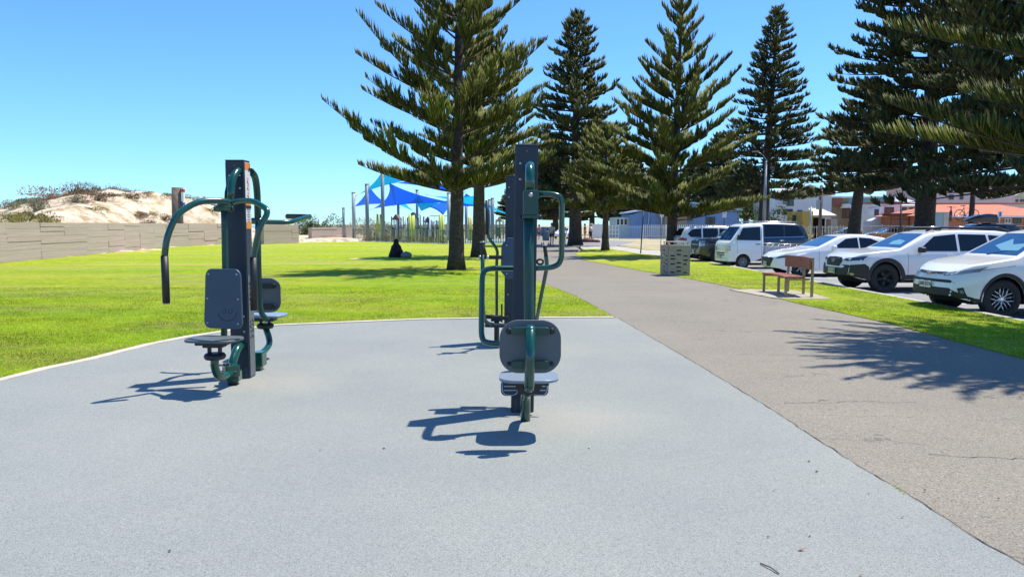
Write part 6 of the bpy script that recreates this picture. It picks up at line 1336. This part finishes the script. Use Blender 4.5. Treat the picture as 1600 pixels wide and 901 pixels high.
# stepped white house
t, w_, h, X, Z = building('white_house', 'white rendered house with one square dark window and a sloping stair wall', 1374, 1408, 92, 317, WF, 8)
win(t, X, Z, 1381.5, 324.5, 1394.5, 337.5, mull=0); b = MB(); z0 = 0
b.add([(X(1340), -1.5, 0), (X(1394), -1.5, 0), (X(1394), -1.5, Z(337)), (X(1366), -1.5, Z(337)), (X(1352), -1.5, Z(345)), (X(1340), -1.5, Z(345)), (X(1340), -.2, 0), (X(1394), -.2, 0), (X(1394), -.2, Z(337)), (X(1366), -.2, Z(337)), (X(1352), -.2, Z(345)), (X(1340), -.2, Z(345))], [(0, 1, 2, 3, 4, 5), (11, 10, 9, 8, 7, 6)]+[(i, i+6, (i+1) % 6+6, (i+1) % 6) for i in range(6)]); b.build('stair_wall', WF, t)
b = MB(); b.box2((X(1363), -.2, 0), (X(1374), 1, Z(327))); b.build('side_wall', WF, t); win(t, X, Z, 1365, 328, 1370, 336, mull=0, proud=.2)
b = MB(); b.box2((X(1373.5), -.2, h), (X(1408.5), 8, h+.15)); b.build('parapet', WFR, t)
t, w_, h, X, Z = building('white_house', 'pale house with grey hipped roof and three small windows left of the thick trunk', 1404, 1438, 98, 321, mat('peach_render', (.60, .38, .28), .85), 8)
hip(t, mat('pale_grey_roof', (.45, .48, .52), .6), 0, w_, 0, 8, Z(321), Z(303), 2); win(t, X, Z, 1409, 325, 1414, 332, mull=0); win(t, X, Z, 1421, 325, 1425, 330, mull=0); win(t, X, Z, 1432, 325, 1435, 328, mull=0)
t = thing('pergola', 'brown timber pergola in front of the peach coloured wall', 'pergola', (P(1392, 352, 84).x, 84, T)); w_ = P(1434, 352, 84).x-P(1392, 352, 84).x; h = P(1392, 336, 84).z-T; mtb = mat('red_brown_timber', (.16, .06, .04), .7)
for k in range(4): b = MB(); b.box((w_*k/3, 0, h/2), (.12, .12, h)); b.build('post', mtb, t)
b = MB(); b.box((w_/2, 0, h), (w_, .15, .2)); b.box((w_/2, 0, h-.45), (w_, .1, .1)); b.box((w_/2, 2, h), (w_, .15, .2))
for k in range(12): b.box((w_*k/11, 1, h+.14), (.07, 2.4, .1))
b.build('beams', mtb, t)
# pink house and terracotta bungalow
t, w_, h, X, Z = building('pink_house', 'large pale pink two storey building above the terracotta roof', 1450, 1584, 104, 293, PK, 12)
win(t, X, Z, 1466, 296, 1470, 304, mull=0); win(t, X, Z, 1498, 297, 1502, 304); win(t, X, Z, 1498, 306, 1502, 311); win(t, X, Z, 1525, 298, 1531, 307, WFW); win(t, X, Z, 1481, 305, 1487, 311)
b = MB(); b.box2((-.3, -.3, h), (w_+.3, 12, h+.25)); b.build('parapet', PK, t)
t, w_, h, X, Z = building('brick_bungalow', 'orange brick bungalow with a wide terracotta tiled hip roof at the right edge', 1436, 1660, 82, 337, BR, 9)
hip(t, TL, 0, w_, 0, 9, Z(337), Z(317), 5); win(t, X, Z, 1570, 342, 1578, 348, WFW); win(t, X, Z, 1584, 342, 1594, 348, WFR)
b = MB(); b.box((X(1548), 4.5, Z(317)+.05), (24, .25, .16)); b.build('ridge_cap', TL, t)
t, w_, h, X, Z = building('cream_house', 'small cream house at the far right edge beyond the pink one', 1583, 1640, 150, 308, CR, 9); gable(t, CLR, 0, w_, 0, 9, h, h+2.2, xm=w_*.6, fill=CR); win(t, X, Z, 1585, 312, 1588, 315, mull=0); win(t, X, Z, 1592, 312, 1597, 315, mull=0)
t, w_, h, X, Z = building('white_hut', 'pale grey green metal shed with a hatch behind the thick pine trunk', 1453, 1481, 76, 333, mat('grey_green_panel', (.32, .40, .38), .6), 3, 'shed'); b = MB(); b.box2((X(1474), -.05, 0), (X(1481)+.02, 0, h)); b.build('end_panel', CR, t); b = MB(); b.box2((-.1, -.1, h), (w_+.1, 3.1, h+.1)); b.build('roof', mgal, t)
t = thing('low_brick_wall', 'low red brick garden wall right of the pale blue sedan', 'wall', (P(1360, 352, 83).x, 83, T)); b = MB(); b.box((2.2, 0, .4), (4.4, .25, .8)); b.build('brickwork', BR, t); b = MB(); b.box((2.2, 0, .83), (4.5, .32, .07)); b.build('coping', CR, t)
# ------------------------------------------------------------------ people
def skin_mesh(name, V, E, Rr, m, parent, sub=2):
    me = bpy.data.meshes.new(name); me.from_pydata(V, E, []); me.materials.append(m); o = bpy.data.objects.new(name, me); col.objects.link(o); o.parent = parent
    me.skin_vertices.new() if hasattr(me.skin_vertices, 'new') else None
    s = o.modifiers.new('skin', 'SKIN'); s.use_smooth_shade = True
    if not me.skin_vertices: 
        bm = bmesh.new(); bm.from_mesh(me); bm.verts.layers.skin.verify(); bm.to_mesh(me); bm.free()
    for i, r_ in enumerate(Rr): me.skin_vertices[0].data[i].radius = (r_, r_)
    me.skin_vertices[0].data[0].use_root = True
    q = o.modifiers.new('sub', 'SUBSURF'); q.levels = 1; q.render_levels = sub; return o
SKIN = mat('skin_tone', (.50, .28, .19), .6); HAIR = mat('brown_hair', (.06, .035, .02), .7)
def person(label, loc, rz, H=1.7, shirt=(.6, .6, .6), legs_c=(.03, .04, .06), shorts=True, stride=.28, hat=None, group=None, swing=.25):
    t = thing('person', label, 'person', loc, rz, group); k = H/1.7
    Vb = [(0, 0, .95), (0, 0, 1.12), (0, .0, 1.33), (0, 0, 1.44), (0, -.01, 1.53), (0, -.02, 1.62), (.17, 0, 1.38), (.22, -swing*.4, 1.13), (.21, -swing, .93), (.21, -swing-.03, .84), (-.17, 0, 1.38), (-.22, swing*.4, 1.13), (-.21, swing*.7, .93), (-.21, swing*.7, .84),
          (.09, 0, .90), (.10, -stride*.5, .50), (.10, -stride*.35, .09), (.10, -stride*.35-.14, .03), (-.09, 0, .90), (-.10, stride*.35, .50), (-.10, stride*.95, .14), (-.10, stride*.95-.10, .04)]
    E = [(0, 1), (1, 2), (2, 3), (3, 4), (4, 5), (2, 6), (6, 7), (7, 8), (8, 9), (2, 10), (10, 11), (11, 12), (12, 13), (0, 14), (14, 15), (15, 16), (16, 17), (0, 18), (18, 19), (19, 20), (20, 21)]
    Rr = [.13, .12, .14, .06, .085, .09, .06, .042, .032, .035, .06, .042, .032, .035, .09, .06, .04, .035, .09, .06, .04, .035]
    skin_mesh('body', [tuple(c*k for c in v) for v in Vb], E, [r_*k for r_ in Rr], SKIN, t)
    ms = mat('shirt_cloth', shirt, .8); ml = mat('trouser_cloth', legs_c, .8)
    Vs = [(0, 0, 1.0), (0, 0, 1.15), (0, 0, 1.34), (0, 0, 1.43), (.17, 0, 1.38), (.215, -swing*.3, 1.2), (-.17, 0, 1.38), (-.215, swing*.3, 1.2)]
    skin_mesh('shirt', [tuple(c*k for c in v) for v in Vs], [(0, 1), (1, 2), (2, 3), (2, 4), (4, 5), (2, 6), (6, 7)], [.15*k, .145*k, .16*k, .075*k, .078*k, .06*k, .078*k, .06*k], ms, t)
    f = .45 if shorts else 1
    Vl = [(0, 0, .98), (.09, 0, .88), (.1, -stride*.5*(.7 if shorts else 1), .60 if shorts else .5), (-.09, 0, .88), (-.1, stride*.35*(.7 if shorts else 1), .60 if shorts else .5)]; El = [(0, 1), (1, 2), (0, 3), (3, 4)]; Rl = [.145, .11, .085, .11, .085]
    if not shorts: Vl += [(.1, -stride*.35, .12), (-.1, stride*.95, .17)]; El += [(2, 5), (4, 6)]; Rl[2] = Rl[4] = .075; Rl += [.055, .055]
    skin_mesh('trousers' if not shorts else 'shorts', [tuple(c*k for c in v) for v in Vl], El, [r_*k for r_ in Rl], ml, t)
    b = MB(); b.lathe([(0, .13), (.06, .12), (.10, .07), (.108, .02), (.10, -.04), (.07, -.07), (0, -.08)], 12, Matrix.Translation((0, .012*k, 1.615*k))); b.build('hair', hat or HAIR, t)
    b = MB()
    for x, y in ((.1, -stride*.35-.07), (-.1, stride*.95-.05)): b.plate((x*k, y*k, .04*k), (1, 0, 0), (0, 1, 0), .09*k, .26*k, .07*k, .04*k)
    b.build('shoes', mat('shoe', (.5, .5, .5), .7), t); return t
def pat(px, Y): p = P(px, 352, Y); return (p.x, Y, .01)
gp = 'walkers far along the path'
person('person in pale top and dark shorts walking away, nearest the black grip on the path', pat(862.5, 60), R(172), 1.72, (.62, .50, .44), (.05, .06, .07), group=gp)
person('person in white top walking by the right loop of the middle handlebar', pat(880.5, 62), R(185), 1.68, (.70, .68, .64), (.25, .15, .10), group=gp, hat=mat('white_cap', (.7, .7, .7), .7))
person('person in red top standing left of the thick trunk base', pat(842.5, 80), R(150), 1.6, (.55, .20, .20), (.08, .08, .1), group=gp)
person('person in maroon top standing in shade right of the thick trunk', pat(914, 76), R(100), 1.7, (.30, .06, .07), (.35, .2, .14), group=gp, stride=.08, swing=.1)
person('person in white top standing in shade beside the solid white fence panel', pat(923, 77), R(240), 1.72, (.68, .62, .6), (.03, .03, .04), shorts=False, group=gp, stride=.08, swing=.1, hat=mat('pink_cap', (.6, .3, .3), .7))
# stroller
g = pat(853, 58); t = thing('stroller', 'grey stroller standing on the path left of the walkers', 'stroller', g, R(10)); b = MB(); b.box((0, 0, .55), (.42, .5, .3)); b.add([(-.22, -.25, .7), (.22, -.25, .7), (.22, .3, .7), (-.22, .3, .7), (-.2, .3, 1.05), (.2, .3, 1.05), (.2, 0, 1.1), (-.2, 0, 1.1)], [(0, 1, 6, 7), (7, 6, 5, 4), (4, 5, 2, 3)]); b.build('seat', mat('stroller_cloth', (.2, .22, .23), .8), t, bevel=.03)
b = MB()
for x in (-.24, .24): b.tube([(x, -.35, .15), (x, .1, .6), (x, .45, 1.0)], .015, 5)
b.tube([(-.24, .45, 1.0), (.24, .45, 1.0)], .015, 5); b.build('frame', CH, t)
for x in (-.26, .26):
    for y in (-.35, .3): b = MB(); b.tube([(x, y+.12*math.cos(R(a)), .13+.12*math.sin(R(a))) for a in range(0, 361, 30)], .02, 6); b.build('wheel', M['rubber'], t)
# pile of bags in shade
g = pat(917, 70); b = MB()
for dx, dy, s_ in ((0, 0, .45), (.5, .2, .35), (-.5, .1, .3), (.95, -.1, .28)): b.lathe([(0, 0), (s_, .02), (s_*1.05, s_*.5), (s_*.6, s_*.95), (0, s_)], 12, Matrix.Translation((g[0]+dx, g[1]+dy, 0)))
tag(b.build('bag_pile', mat('dark_red_bags', (.12, .04, .035), .8)), 'dark pile of bags on the ground below the people in the shade', 'bags', kind='stuff')
# seated person in black
g = G(619, 401.5); t = thing('person', 'person sitting on the lawn wrapped in black with head covered, seen from behind', 'person', (g.x, g.y, 0), R(20)); BLK = mat('black_cloth', (.010, .010, .012), .9)
V = [(0, 0, .14), (0, .02, .36), (0, -.02, .56), (0, -.03, .68), (0, -.05, .80), (.19, -.02, .50), (.24, -.14, .28), (.12, -.32, .28), (-.19, -.02, .50), (-.24, -.14, .28), (-.12, -.32, .28), (.14, -.1, .12), (.2, -.38, .34), (.16, -.55, .07), (-.14, -.1, .12), (-.2, -.38, .34), (-.16, -.55, .07)]
E = [(0, 1), (1, 2), (2, 3), (3, 4), (2, 5), (5, 6), (6, 7), (2, 8), (8, 9), (9, 10), (0, 11), (11, 12), (12, 13), (0, 14), (14, 15), (15, 16)]
skin_mesh('body', V, E, [.2, .18, .17, .08, .095, .08, .06, .045, .08, .06, .045, .12, .09, .06, .12, .09, .06], BLK, t)
b = MB(); b.lathe([(.40, 0), (.395, .08), (.33, .26), (.27, .44), (.21, .58), (.135, .68), (.125, .80), (.09, .89), (0, .93)], 20, Matrix.Translation((0, -.05, 0))); o = b.build('hooded_cloak', BLK, t); b = MB(); b.lathe([(0, .16), (.2, .15), (.3, .07), (.28, 0), (0, 0)], 14, Matrix.Translation((.38, -.25, 0))); b.build('cloak_hem', BLK, t)
g = G(635, 402.5); t = thing('backpack', 'rounded grey bag on the grass right beside the seated person in black', 'bag', (g.x, g.y, 0)); b = MB(); b.lathe([(0, 0), (.24, .01), (.28, .1), (.25, .2), (.15, .28), (0, .31)], 18, Matrix.Diagonal((1, .7, 1, 1))); b.build('bag', mat('grey_bag_cloth', (.16, .19, .20), .8), t); b = MB(); b.tube([(-.06, -.12, .24), (0, -.14, .33), (.06, -.12, .24)], .012, 6); b.build('strap', BLK, t)
g = G(572, 404); b = MB(); b.lathe([(0, .04), (.6, .035), (.85, .0)], 20, Matrix.Translation((g.x, g.y, -.004)) @ Matrix.Diagonal((1, .5, 1, 1))); tag(b.build('bare_patch', M['sand']), kind='structure')
